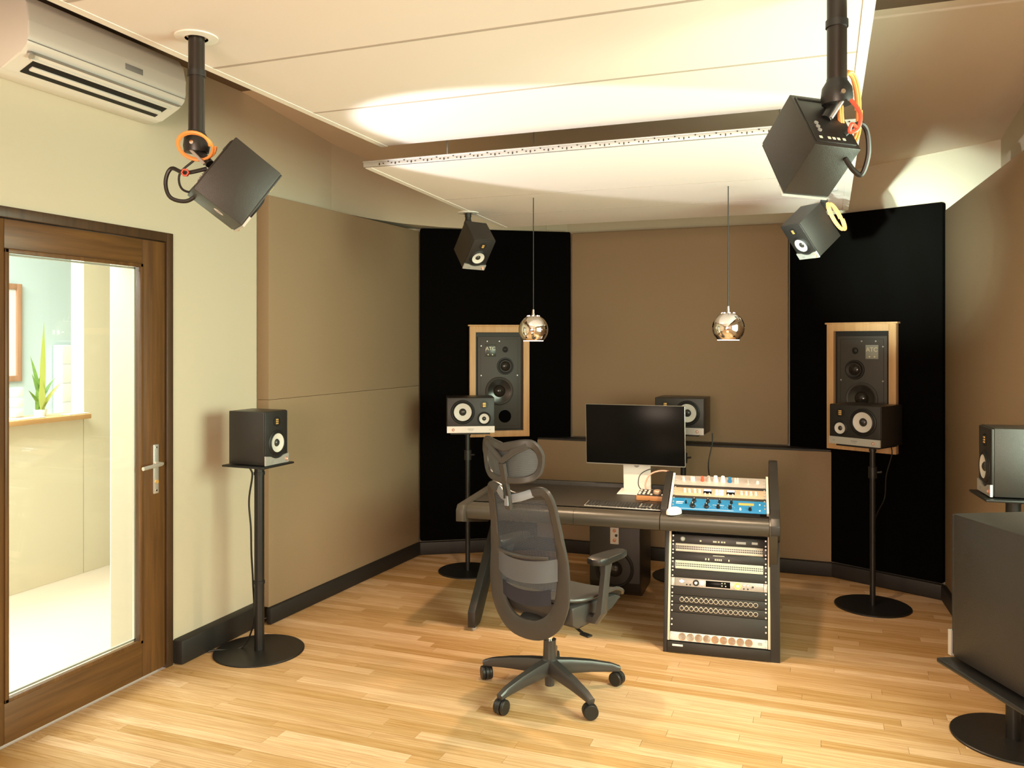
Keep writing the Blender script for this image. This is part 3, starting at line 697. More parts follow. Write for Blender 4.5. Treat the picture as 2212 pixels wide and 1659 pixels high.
# ------------------------------------------------------------ framed wall monitors
def main_monitor(label, loc, yaw, flip, w=.475, h=.865):
    t = thing('wall_monitor', label, 'speaker', Tr(loc) @ Rz(yaw))
    fr = .048
    f = obj('wood_frame', B().span((-w / 2, 0, 0), (-w / 2 + fr, .045, h), .002).span((w / 2 - fr, 0, 0), (w / 2, .045, h), .002)
            .span((-w / 2 + fr, 0, 0), (w / 2 - fr, .045, fr), .002).span((-w / 2 + fr, 0, h - fr), (w / 2 - fr, .045, h), .002), 'frame_wood', t)
    obj('top_ledge', B().span((-w / 2 - .012, 0, h), (w / 2 + .012, .05, h + .012), .003), 'frame_wood', t)
    obj('surround', B().span((-w / 2 + fr, 0, fr), (w / 2 - fr, .008, h - fr)), 'rubber', t)
    cw, ch = w - 2 * fr - .036, h - 2 * fr - .045; x0, z0 = -cw / 2, fr + .012
    c = obj('cabinet_front', B().span((x0, .004, z0), (-x0, .022, z0 + ch), .003), 'main_front', t)
    gr = B(); g = .022
    for a, bb in (((x0 + g, z0 + g), (x0 + g + .0025, z0 + ch - g)), ((-x0 - g - .0025, z0 + g), (-x0 - g, z0 + ch - g)), ((x0 + g, z0 + ch - g), (-x0 - g, z0 + ch - g + .0025)), ((x0 + g, z0 + g), (-x0 - g, z0 + g + .0025))):
        gr.span((a[0], .0215, a[1]), (bb[0], .0226, bb[1]))
    obj('groove', gr, 'rubber', c)
    X = lambda fx: flip * (cw / 2 - fx * cw); Zf = lambda fz: z0 + ch * (1 - fz); y = .0225
    pl = obj('name_plate', B().span((X(.17), .021, Zf(.215)), (X(.42), .025, Zf(.085)), .001), 'plate_dark' if flip > 0 else 'plate_light', c)
    text('name_lettering', 'ATC', .040, 'letter', pl, Tr(((X(.17) + X(.42)) / 2, .0255, Zf(.13))) @ TXT_PY)
    for dx in (.24, .34): obj('plate_screw', B().cyl((X(dx), .024, Zf(.195)), (X(dx), .0265, Zf(.195)), .005, n=10), 'letter', pl)
    obj('tweeter', B().lathe([(.024, -.001), (.023, .003), (.017, .001), (.012, .004), (0, .006)], 28, Tr((X(.64), y, Zf(.14))) @ FY), 'rubber', c)
    m = obj('mid_dome', B().lathe([(.068, -.001), (.066, .006), (.058, .007), (.048, .001), (.040, .001)], 40, Tr((X(.64), y, Zf(.32))) @ FY, cap=False), 'rubber', c)
    obj('dome', B().lathe([(.041, .0), (.036, .008), (.022, .016), (0, .019)], 32, Tr((X(.64), y, Zf(.32))) @ FY), 'gloss_cone', m)
    obj('dome_ring', B().lathe([(.0425, .0), (.0425, .005), (.0395, .005), (.0395, .0)], 32, Tr((X(.64), y, Zf(.32))) @ FY, cap=False), 'main_front', m)
    wd = obj('woofer', B().lathe([(.112, -.001), (.110, .006), (.102, .012), (.094, .010), (.090, .006)], 48, Tr((X(.50), y, Zf(.59))) @ FY, cap=False), 'main_front', c)
    obj('cone', B().lathe([(.092, .008), (.06, .002), (.044, .0005)], 40, Tr((X(.50), y, Zf(.59))) @ FY, cap=False), 'gloss_cone', wd)
    obj('dust_cap', B().lathe([(.048, .0), (.045, .008), (.032, .020), (.015, .027), (0, .029)], 32, Tr((X(.50), y, Zf(.59))) @ FY), 'gloss_cone', wd)
    obj('port', B().lathe([(.050, .0), (.047, .003), (.044, .0008), (0, .0008)], 32, Tr((X(.63), y, Zf(.865))) @ FY), 'port_black', c)
    for fx, fz in ((.08, .42), (.92, .1), (.92, .42), (.5, .05), (.78, .05), (.92, .72)):
        obj('screw', B().lathe([(.0055, 0), (.005, .002), (0, .002)], 12, Tr((X(1 - fx) if flip > 0 else X(1 - fx), y, Zf(fz))) @ FY), 'galvanised', c)
    return t
main_monitor('black studio monitor in a pale wood frame on the left black panel', (-2.400, 6.114, .905), -149, 1)
main_monitor('black studio monitor in a pale wood frame on the right black panel', (.25, 6.173, .905), 153.8, -1)

# ------------------------------------------------------------ air conditioner
ac = thing('air_conditioner', 'white wall air conditioner high above the glass door', 'air conditioner', loc=(XL, 2.355, 2.715))
prof = [(0.001, .30), (.15, .30), (.205, .288), (.235, .25), (.247, .18), (.248, .12), (.238, .085), (.205, .055), (.10, .008), (.07, 0), (.001, 0)]
obj('body', B().prism(prof, 'y', 0, .85, .008), 'white_plastic', ac)
nx, nz = .047, -.105; L_ = math.hypot(nx, nz); 
# air outlet on the slanted underside: runs from (.205,.055) to (.10,.008)
dx, dz = (.10 - .205) / .115, (.008 - .055) / .115
nn = (-dz * -1, dx)
def onslope(t, out): return (.205 + dx * t * .115 + .408 * out, .055 + dz * t * .115 - .913 * out)
def slopebar(a, c, o0, o1, y0, y1, bev=0): return B().prism([onslope(a, o0), onslope(c, o0), onslope(c, o1), onslope(a, o1)], 'y', y0, y1, bev)
ou = obj('air_outlet', slopebar(.10, .86, -.004, .0045, .07, .785, .001), 'rubber', ac)
obj('vane', slopebar(.40, .60, .003, .012, .085, .775, .002), 'white_plastic', ou)
obj('vane', slopebar(.04, .11, .001, .009, .05, .80, .002), 'white_plastic', ou)
obj('front_seam', B().span((.20, .02, .062), (.2385, .83, .064)).span((.243, .0, .098), (.2492, .85, .100)), 'grey_mark', ac)
obj('display', B().span((.2475, .475, .132), (.2500, .575, .158), .001), 'grey_mark', ac)
obj('cover_cap', B().cyl((.216, .035, .058), (.222, .035, .048), .013, n=18), 'silver', ac)

# ------------------------------------------------------------ pendant lamps
def pendant(label, x, y, zc, ztop):
    t = thing('pendant_lamp', label, 'lamp', loc=(x, y, zc))
    r = .080; prof = []
    for i in range(19):
        a = R(88 - i * (88 + 48) / 18); prof.append((r * math.cos(a), r * math.sin(a)))
    inner = [(p[0] - .003, p[1]) for p in prof[::-1][:-1]]
    sh = obj('shade', B().lathe(prof + inner, 48, cap=False), 'mirror_rose', t)
    obj('rim', B().lathe([(r * math.cos(R(48)) - .004, -r * math.sin(R(48)) - .003), (r * math.cos(R(48)) + .0005, -r * math.sin(R(48)) - .003), (r * math.cos(R(48)) + .0005, -r * math.sin(R(48)) - .0005), (r * math.cos(R(48)) - .004, -r * math.sin(R(48)) - .0005), (r * math.cos(R(48)) - .004, -r * math.sin(R(48)) - .003)], 40, cap=False), 'vent_glow', t)
    obj('cap', B().cyl((0, 0, r - .002), (0, 0, r + .028), .008, .006, n=16), 'chrome', t)
    obj('cord', B().cyl((0, 0, r + .026), (0, 0, ztop - zc), .0026, n=8), 'cable_black', t)
    obj('bulb', B().lathe([(0, -.030), (.022, -.024), (.030, -.006), (.024, .016), (.012, .034), (0, .036)], 24), 'lamp_glow', t)
    for k_ in range(8):
        a = 2 * math.pi * k_ / 8 + .3
        obj('vent_hole', B().cyl((math.cos(a) * .031, math.sin(a) * .031, r * .90), (math.cos(a) * .0335, math.sin(a) * .0335, r * .925), .0045, n=10), 'vent_glow', sh)
    l = bpy.data.lights.new('pendant_light', 'SPOT'); l.energy = 42; l.color = (1.0, .70, .44); l.spot_size = R(128); l.spot_blend = .6; l.shadow_soft_size = .03
    lo = bpy.data.objects.new('pendant_light', l); col.objects.link(lo); lo.location = (x, y, zc - .05)
    return t
pendant('mirrored globe pendant lamp hanging left, before the left framed monitor', -1.47, 4.255, 1.715, Z2(4.255) + .002)
pendant('mirrored globe pendant lamp hanging right, above the rack side of the desk', -.448, 4.277, 1.719, Z2(4.277) + .002)

# ------------------------------------------------------------ unseen spot lamp added by the door for the bright wedge overhead
fl = thing('added_floor_lamp', 'added unseen floor lamp with a small spot head by the glass door', 'lamp', loc=(-2.88, 1.92, 0))
obj('base', B().lathe([(0, 0), (.13, 0), (.13, .012), (.02, .02), (0, .02)], 32), 'black_metal', fl)
obj('pole', B().cyl((0, 0, .015), (0, 0, 1.16), .009, n=14), 'black_metal', fl)
SD = Vector((math.cos(R(40)), math.sin(R(40)), math.tan(R(29)))).normalized()
SQ = SD.to_track_quat('Z', 'Y').to_matrix().to_4x4()
obj('spot_head', B().lathe([(.012, -.06), (.03, -.05), (.045, .0), (.055, .05), (.052, .05), (.042, .0), (.02, -.045), (0, -.05)], 28, Tr((0, 0, 1.19)) @ SQ, cap=False), 'black_metal', fl)
l = bpy.data.lights.new('added_spot_light', 'SPOT'); l.energy = 230; l.color = (1.0, .98, .95); l.spot_size = R(30); l.spot_blend = .22; l.shadow_soft_size = .02
lo = bpy.data.objects.new('added_spot_light', l); col.objects.link(lo); lo.location = Vector((-2.88, 1.92, 1.19)) + SD * .06
lo.rotation_euler = SD.to_track_quat('-Z', 'Y').to_euler()

# ------------------------------------------------------------ desk (local frame: x along front edge, y to the back)
DM = Tr((-.82, 4.43, 0)) @ Rz(4.5)
desk = thing('studio_desk', 'dark studio desk with rolled front edge and built-in rack', 'desk', DM)
obj('desk_top', B().span((-1.09, .10, .690), (0.0, .80, .722), .004), 'desk_leather', desk)
def lip(xa, xb, m='desk_edge'):
    poly = [(.13, .722)] + [(.035 - .035 * math.sin(R(a)), .687 + .035 * math.cos(R(a))) for a in range(0, 91, 15)] + [(.0, .665), (.012, .645), (.04, .636), (.13, .66)]
    return B().prism(poly, 'x', xa, xb)
for xa, xb in ((-1.088, -.47), (-.468, -.002)): obj('front_edge', lip(xa, xb), 'desk_edge', desk)
obj('front_edge', lip(.002, .558), 'desk_edge', desk)
obj('palm_rest', B().span((.032, .085, .70), (.558, .105, .7235), .002), 'desk_leather', desk)
obj('mouse_area', B().span((.002, .03, .7215), (.558, .12, .7235)), 'desk_leather', desk)
obj('back_upstand', B().span((-1.02, .80, .66), (-.02, .83, .748), .004), 'desk_side', desk)
# left side: nose, cheek and slanting leg
cheek = [(-.045, .635), (-.045, .700), (-.02, .728), (.60, .738), (.80, .80), (.83, .80), (.83, .60), (.42, .54)]
obj('side_cheek', B().prism(cheek, 'x', -1.135, -1.090, .004), 'desk_edge', desk)
legp = [(.015, .02), (.11, .02), (.16, .065), (.68, .57), (.50, .57), (.015, .110)]
lg = obj('leg', B().prism(legp, 'x', -1.085, -1.040, .004), 'desk_side', desk)
obj('foot', B().cyl((-1.062, .06, .0), (-1.062, .06, .022), .015, n=14), 'galvanised', lg)
obj('crossbar', B().span((-1.04, .56, .60), (.02, .59, .688), .003), 'desk_side', desk)
# right tower: cheeks, floor box
tower = [(.005, .0), (.60, .0), (.60, .90), (.56, .965), (.50, .965), (.44, .925), (.12, .765), (.03, .735), (-.004, .70), (-.004, .655), (.03, .62), (.10, .60)]
obj('side_panel', B().prism(tower, 'x', .565, .612, .004), 'desk_side', desk)
obj('side_nose', B().prism([(.06, .735), (.03, .728), (-.002, .70), (-.002, .655), (.02, .60), (.10, .45), (.13, .45), (.13, .735)], 'x', .559, .600, .003), 'desk_edge', desk)
inner = [(.005, .0), (.58, .0), (.58, .635), (.12, .635)]
obj('side_panel', B().prism(inner, 'x', .018, .040, .002), 'desk_side', desk)
wedge = [(.10, .70), (.10, .745), (.43, .892), (.47, .892), (.58, .80), (.58, .70)]
obj('wedge_panel', B().prism(wedge, 'x', -.006, .030, .003), 'desk_side', desk)
obj('rack_back', B().span((.040, .585, .02), (.565, .60, .84)), 'desk_side', desk)
obj('plinth', B().span((.040, .0, .004), (.565, .58, .058), .003), 'desk_side', desk)
# lower rack, leaning back: frame with z up the slope
TILT = math.degrees(math.atan2(.115, .56))
LR = DM @ Tr((.302, .018, .062)) @ Rx(-TILT)       # local: x centred, y into rack, z up
U = .0452
rails = (-.2565, .2565)
for xx in rails:
    obj('rack_rail', B().span((xx - .006, -.010, 0), (xx + .006, .010, .575), .001), 'rail', desk).matrix_basis = DM.inverted() @ LR
def screws(parent, zc, n=2, hw=.2475):
    for s_ in (-1, 1):
        for k_ in ((-1, 1) if n == 2 else (0,)):
            obj('screw', B().cyl((s_ * hw, -.004, zc + k_ * .014), (s_ * hw, -.0075, zc + k_ * .014), .0045, n=10), 'galvanised', parent)
def unit_thing(name, label, cat, M, slot_, nU=1, m='rack_black', ear=None, depth=.25, group=None):
    t = thing(name, label, cat, M @ Tr((0, 0, slot_ * U + .0006)), group=group)
    h_ = nU * U - .0014
    obj('front_plate', B().span((-.249 if ear is None else -.228, -.004, 0), (.249 if ear is None else .228, 0, h_), .0012), m, t)
    if ear: 
        for s_ in (-1, 1): obj('rack_ear', B().span((s_ * .249, -.004, 0), (s_ * .229, 0, h_), .001), ear, t)
    obj('case', B().span((-.215, .0015, .001), (.215, depth, h_ - .001)), 'rack_black', t)
    screws(t, h_ / 2, 2, .2405)
    return t, h_
def knob(parent, x, z, r, m='black_plastic', l=.014, mark='white_plastic', y=-.004):
    kb = obj('knob', B().lathe([(r, 0), (r, l * .35), (r * .8, l * .5), (r * .72, l), (0, l)], 18, Tr((x, y, z)) @ FNY), m, parent)
    if mark: obj('pointer', B().box((x, y - l - .0003, z + r * .35), (r * .18, .0008, r * .7)), mark, kb)
    return kb
# power strip
t, h_ = unit_thing('power_strip', 'white rack power strip with nine sockets at the bottom of the rack', 'power strip', LR, 0, 1, 'white_plastic')
for i in range(9):
    sx = -.185 + i * .0425
    s_ = obj('socket', B().lathe([(.0195, 0), (.0195, .002), (.018, .002), (.017, -.006), (0, -.006)], 26, Tr((sx, -.004, h_ / 2)) @ FNY), 'socket_tan', t)
    for q in (-1, 1): obj('pin_hole', B().cyl((sx + q * .006, .0018, h_ / 2 - q * .0065), (sx + q * .006, -.0005, h_ / 2 - q * .0065), .0026, n=8), 'rubber', s_)
obj('maker_mark', B().span((.200, -.0048, .016), (.222, -.0038, .020)).span((.200, -.0048, .023), (.222, -.0038, .027)), 'grey_mark', t)
obj('sticker', B().span((-.235, .002, -.026), (-.180, .0035, -.016)), 'paper', desk).matrix_basis = DM.inverted() @ LR @ Tr((0, -.022, 0))
unit_thing('blank_panel', 'tall black blank panel above the power strip', 'rack panel', LR, 1, 2.2, depth=.05)
# XLR panels
for row, lab in ((3.2, 'lower black panel with a row of sixteen round audio sockets'), (4.2, 'upper black panel with a row of sixteen round audio sockets')):
    t, h_ = unit_thing('socket_panel', lab, 'rack panel', LR, row, 1, depth=.08)
    for i in range(16):
        sx = -.190 + i * .0253
        T_ = Tr((sx, -.004, h_ / 2)) @ FNY
        x_ = obj('audio_socket', B().lathe([(.0118, 0), (.0118, .002), (.0098, .0024), (.0094, 0)], 24, T_, cap=False), 'rail', t)
        obj('insert', B().lathe([(.0094, 0), (.0094, .0006), (0, .0006)], 20, T_), 'rubber' if i >= 8 else 'rack_black', x_)
        if i < 8: obj('latch', B().box((sx, -.0055, h_ / 2 + .0125), (.008, .003, .004), .0008), 'rail', x_)
        else:
            for a in (90, 210, 330): obj('pin', B().cyl((sx + .0045 * math.cos(R(a)), -.0045, h_ / 2 + .0045 * math.sin(R(a))), (sx + .0045 * math.cos(R(a)), -.0068, h_ / 2 + .0045 * math.sin(R(a))), .0014, n=6), 'chrome', x_)
unit_thing('blank_panel', 'black blank panel between the socket rows and the silver interface', 'rack panel', LR, 5.2, 1, depth=.05)
# interface
t, h_ = unit_thing('audio_interface', 'silver rack audio interface with dark display and green-lit knob', 'audio interface', LR, 6.2, 1, 'gear_silver', ear='gear_silver')
obj('logo', B().prism([(-.205, h_ / 2 + .004), (-.192, h_ / 2 + .013), (-.179, h_ / 2 + .004), (-.192, h_ / 2 - .005)], 'y', -.0052, -.004), 'led_white', t)
for sx in (-.165, -.147): obj('jack', B().cyl((sx, -.004, .010), (sx, -.0055, .010), .004, n=12), 'rubber', t)
ring = obj('knob_ring', B().lathe([(.0165, 0), (.0165, .002), (.010, .002)], 26, Tr((-.117, -.004, h_ / 2)) @ FNY), 'rubber', t); knob(t, -.117, h_ / 2, .009, 'alu', .016, None)
obj('button_grid', B().span((-.093, -.0045, .012), (-.088, -.004, .036)).span((-.084, -.0045, .012), (-.079, -.004, .036)), 'alu', t)
dsp = obj('display', B().span((-.066, -.0050, .006), (.060, -.0035, h_ - .006), .001), 'screen', t)
for sx, sz in ((.015, .027), (.03, .027), (.015, .014), (.034, .013)): obj('readout', B().span((sx, -.0056, sz), (sx + .006, -.0048, sz + .005)), 'letter', dsp)
ring = obj('knob_ring', B().lathe([(.0165, 0), (.0165, .003), (.012, .003)], 26, Tr((.098, -.004, h_ / 2)) @ FNY), 'led_green', t); knob(t, .098, h_ / 2, .010, 'alu', .016, None)
for sx in (.130, .150): knob(t, sx, h_ / 2 + .006, .006, 'alu', .007, None); obj('jack', B().cyl((sx, -.004, .010), (sx, -.0055, .010), .004, n=12), 'rubber', t)
knob(t, .175, h_ / 2, .005, 'gear_dark', .006, None)
unit_thing('blank_panel', 'black blank panel above the silver interface', 'rack panel', LR, 7.2, 1, depth=.05)
def patchbay(label, slot_, m):
    t, h_ = unit_thing('patch_bay', label, 'patch bay', LR, slot_, 1, m, ear='gear_dark', depth=.1)
    obj('label_strip', B().span((-.226, -.0065, .004), (.226, -.004, .011), .001), 'cream', t); obj('label_strip', B().span((-.226, -.0065, h_ - .011), (.226, -.004, h_ - .004), .001), 'cream', t)
    jk = B()
    for i in range(48):
        for zz in (h_ * .38, h_ * .62): jk.cyl((-.222 + i * .00945, -.0038, zz), (-.222 + i * .00945, -.0048, zz), .0032, n=8)
    o = obj('jack_field', jk, 'rubber', t); o['kind'] = 'stuff'
patchbay('lower patch bay with white strips and a dense row of jacks', 8.2, 'patch_white')
t, h_ = unit_thing('dark_processor', 'dark rack unit between the two patch bays', 'audio unit', LR, 9.2, 1, 'gear_dark')
mk = B(); mk.span((-.03, -.0048, h_ - .012), (.03, -.0042, h_ - .009))
for sx in (-.07, -.055, -.02, -.01, 0, .01, .05): mk.span((sx, -.0048, .008), (sx + .006, -.0042, .018))
obj('print_marks', mk, 'letter', t)
patchbay('upper patch bay with two pale strips under the front edge', 10.2, 'gear_silver')
t, h_ = unit_thing('dark_processor', 'black rack unit with round dial at the top of the rack', 'audio unit', LR, 11.2, 1, 'gear_dark')
knob(t, -.19, h_ / 2, .013, 'plate_light', .006, None)
mk = B()
for sx in (-.10, -.03, -.02, -.005, .012, .025): mk.span((sx, -.0048, .012), (sx + .009, -.0042, .02))
obj('print_marks', mk, 'letter', t)
obj('display', B().span((.09, -.0052, .012), (.14, -.004, .024)), 'plate_light', t); obj('display', B().span((.17, -.0052, .014), (.20, -.004, .026)), 'plate_light', t)
# upper sloping rack: local y- faces up and front
SL = math.degrees(math.atan2(.146, .315))
UR = DM @ Tr((.298, .108, .737)) @ Rx(-(90 - SL))   # z runs up the slope, -y is outward
for xx in (-.256, .256):
    obj('rack_rail', B().span((xx - .006, -.010, 0), (xx + .006, .010, .345), .001), 'cream', desk).matrix_basis = DM.inverted() @ UR
t, h_ = unit_thing('equalizer', 'blue two-unit equalizer with black knobs in the sloping rack', 'audio unit', UR, .05, 2.40, 'gear_blue', depth=.05)
for sx, r1 in ((-.135, .015), (-.062, .013), (.0, .010), (.062, .010)):
    knob(t, sx, h_ * .30, r1, 'black_plastic', .022); knob(t, sx + .006, h_ * .74, r1 * .8, 'black_plastic', .02)
    for k_ in range(5): obj('scale_tick', B().box((sx + .024 * math.cos(R(20 + 35 * k_)), -.0045, h_ * .30 + .024 * math.sin(R(20 + 35 * k_))), (.002, .001, .002)), 'paper', t)
obj('meter', B().span((.105, -.007, h_ * .60), (.185, -.004, h_ * .78), .001), 'gold', t)
knob(t, .165, h_ * .24, .009, 'black_plastic', .02); knob(t, .115, h_ * .22, .006, 'paper', .012, None); knob(t, .215, h_ * .2, .004, 'paper', .005, None); knob(t, .215, h_ * .7, .004, 'paper', .005, None)
obj('lettering', B().span((-.225, -.0046, h_ * .62), (-.185, -.0041, h_ * .68)).span((-.225, -.0046, h_ * .5), (-.19, -.0041, h_ * .54)).span((-.03, -.0046, h_ * .5), (.03, -.0041, h_ * .52)).span((-.22, -.0046, h_ * .1), (.08, -.0041, h_ * .115)), 'paper', t)
knob(t, -.172, h_ * .55, .005, 'black_plastic', .02)
unit_thing('blank_panel', 'narrow dark strip above the blue equalizer', 'rack panel', UR, 2.47, .45, 'rack_black', depth=.04)
t, h_ = unit_thing('compressor', 'tan rack compressor with white buttons and two blue-lit meters', 'audio unit', UR, 2.94, 1.75, 'gear_tan', depth=.05)
for i, sx in enumerate((-.185, -.160, -.130, -.105, .12, .145, .17, .195)):
    knob(t, sx, h_ * .45, .008, 'white_plastic', .02, 'grey_mark')
for sx in (-.062, .062):
    m_ = obj('meter', B().span((sx - .022, -.0065, h_ * .35), (sx + .022, -.004, h_ * .85), .001), 'screen', t)
    obj('meter_glow', B().span((sx - .020, -.0072, h_ * .62), (sx + .020, -.0060, h_ * .82)), 'led_blue', m_)
    for q in (-.012, .012): knob(t, sx + q, h_ * .2, .005, 'white_plastic', .012, None)
for sx in (-.014, .004, .018):
    obj('lit_button', B().box((sx, -.006, h_ * .35), (.009, .006, .018), .001), 'led_white', t); obj('lit_button', B().box((sx, -.006, h_ * .72), (.009, .006, .014), .001), 'led_white', t)
unit_thing('blank_panel', 'narrow dark strip above the tan compressor', 'rack panel', UR, 4.71, .50, 'rack_black', depth=.04)
t, h_ = unit_thing('mixer_unit', 'rack unit with tall pale knobs and one red knob topping the sloping rack', 'audio unit', UR, 5.23, 2.1, 'gear_silver', depth=.05)
for sx, r_, l_, m_ in ((-.20, .008, .02, 'white_plastic'), (-.155, .007, .024, 'white_plastic'), (-.143, .007, .024, 'white_plastic'), (-.095, .010, .028, 'cable_red'), (-.060, .012, .032, 'silver'), (-.022, .014, .034, 'white_plastic'), (.018, .014, .034, 'white_plastic'), (.055, .011, .03, 'gear_blue'), (.085, .006, .026, 'white_plastic'), (.098, .006, .026, 'white_plastic'), (.155, .009, .022, 'silver'), (.205, .009, .012, 'white_plastic')):
    knob(t, sx, h_ * .5, r_, m_, l_, None)

# ------------------------------------------------------------ on the desk
def DP(x, y, z): return DM @ Vector((x, y, z))
mon = thing('computer_monitor', 'large flat computer screen switched off on a white stand', 'monitor', Tr(DP(-.215, .66, .7235)) @ Rz(2.5))
TB = Rx(4)
sb = obj('housing', B().box((0, .0, .355), (.610, .022, .372), .004, TB), 'alu', mon)
obj('screen_glass', B().box((0, -.0125, .358), (.604, .003, .364), .001, TB), 'screen', mon)
obj('stand_foot', B().prism([(-.10, .0), (-.10, .004), (.07, .010), (.085, .008), (.085, .0)], 'x', -.098, .098, .001), 'white_plastic', mon)
obj('stand_neck', B().prism([(.060, .006), (.078, .006), (.040, .30), (.026, .30)], 'x', -.085, .085, .002), 'white_plastic', mon)
cu = obj('cable_hole', B().cyl((0, .0455, .165), (0, .0345, .165), .018, n=20), 'grey_mark', mon)
kb = thing('keyboard', 'slim silver computer keyboard with black keys', 'keyboard', Tr(DP(-.222, .205, .7225)) @ Rz(1.5))
obj('base', B().prism([(-.058, 0), (-.058, .004), (.058, .011), (.058, 0)], 'x', -.215, .215, .001), 'alu', kb)
ks = B(); KT = Tr((0, -.058, .0045)) @ Rx(math.degrees(math.atan2(.007, .116)))
for r_ in range(6):
    x = -.208
    n = 0
    while x < .208:
        w = .0155
        if r_ == 0 and -.13 < x < -.05: w = .09
        gap = .006 if any(abs(x + w / 2 - g) < .012 for g in (.078, .140)) else 0
        if not (.078 < x < .138 and r_ in (2,)) and not (.078 < x < .09 and r_ == 1):
            ks.box((x + w / 2, .010 + r_ * .0185 + .0005, .0015), (w - .0014, .0164, .004), .0005, KT, 1)
        x += w + .0022 + gap
o = obj('keys', ks, 'key_black', kb); o['kind'] = 'stuff'
ms = thing('mouse', 'pale rounded computer mouse at the rack end of the desk', 'mouse', Tr(DP(.07, .065, .7238)) @ Rz(-25))
def mfn(u, v):
    a = u * 2 * math.pi; rr = math.sin(v * math.pi / 2)
    return (.034 * rr * math.cos(a), .055 * rr * math.sin(a), .036 * math.cos(v * math.pi / 2) ** .6 + .002)
obj('shell', B().grid(mfn, 28, 10), 'white_plastic', ms)
obj('sole', B().lathe([(0, 0), (.030, 0), (.032, .004), (0, .005)], 24, Matrix.Diagonal((1, 1.62, 1, 1))), 'black_plastic', ms)
ct = thing('desk_controller', 'small controller box with wooden front, buttons and a big dial', 'controller', Tr(DP(-.09, .47, .7225)) @ Rz(2))
obj('wood_case', B().box((0, 0, .014), (.17, .13, .028), .002), 'wood_orange', ct)
obj('top_plate', B().prism([(-.062, .0285), (-.062, .031), (.062, .044), (.062, .0285)], 'x', -.082, .082), 'gear_dark', ct)
PT = Tr((0, -.062, .031)) @ Rx(math.degrees(math.atan2(.013, .124)))
for i, (x, y) in enumerate(((-.07, .02), (-.07, .05), (-.045, .02), (-.045, .05), (-.02, .03), (-.02, .06), (-.02, .09), (.0, .015), (.065, .015), (.065, .09), (-.045, .09), (-.07, .09))):
    obj('button', B().box((x, y, .003), (.013, .012, .006), .001, PT), 'white_plastic', ct)
obj('dial', B().lathe([(.024, 0), (.024, .012), (.02, .018), (0, .018)], 28, PT @ Tr((.03, .055, 0))), 'gear_tan', ct)
c = DP
cable('usb_cable', [c(-.13, .545, .745), c(-.145, .57, .79), c(-.12, .59, .845), c(-.06, .60, .870), c(.0, .585, .868), c(.035, .56, .845), c(.04, .53, .80)], .005, 'cable_pink', 'pink cable arching from the controller to the rack')
cable('thin_cable', [c(-.14, .545, .735), c(-.185, .57, .78), c(-.18, .60, .84), c(-.13, .62, .872), c(-.08, .62, .878)], .003, 'cable_black', 'thin black cable curling behind the controller')
cable('keyboard_cable', [c(-.17, .265, .728), c(-.13, .34, .726), c(-.10, .40, .726)], .002, 'cable_black', 'thin wire from the keyboard to the controller')
cable('hanging_cable', [(-.72, 5.86, 1.02), (-.72, 5.85, .95), (-.74, 5.80, .80), (-.70, 5.70, .68), (-.62, 5.55, .60)], .004, 'cable_black', 'black cable dropping from the speaker behind the screen')
cable('floor_cable', [(-1.05, 5.95, .006), (-.95, 6.02, .006), (-.83, 5.98, .006), (-.72, 6.05, .006), (-.6, 6.0, .006)], .005, 'cable_black', 'black cable on the floor behind the desk')

# ------------------------------------------------------------ subwoofer under the desk
sw = thing('subwoofer', 'tall black subwoofer with white control plate under the desk', 'subwoofer', Tr((-1.265, 5.265, 0)) @ Rz(2))
body = [(.02, .035), (.0, .10), (.0, .60), (.43, .60), (.43, .035), (.40, .0), (.08, .0)]
obj('cabinet', B().prism(body, 'x', -.165, .165, .006), 'cabinet', sw)
pl = obj('control_plate', B().span((-.028, -.006, .345), (.028, .0, .455), .004), 'white_plastic', sw)
for z_, m_ in ((.432, 'knob_copper'), (.370, 'knob_copper')): obj('control_knob', B().lathe([(.011, 0), (.011, .004), (.006, .006), (0, .006)], 18, Tr((0, -.006, z_)) @ FNY), m_, pl)
obj('control_knob', B().lathe([(.009, 0), (.009, .005), (0, .005)], 18, Tr((.012, -.006, .402)) @ FNY), 'dustcap', pl)
wf = obj('woofer', B().lathe([(.125, -.001), (.125, .006), (.114, .010), (.106, .006), (.102, -.002)], 44, Tr((.0, 0, .185)) @ FNY, cap=False), 'rubber', sw)
obj('cone', B().lathe([(.104, .0), (.06, .002), (.05, .002)], 40, Tr((.0, -.001, .185)) @ FNY), 'gear_dark', wf)
obj('dust_cap', B().lathe([(.052, .002), (.040, .018), (.02, .026), (0, .028)], 32, Tr((.0, 0, .185)) @ FNY), 'dustcap', wf)

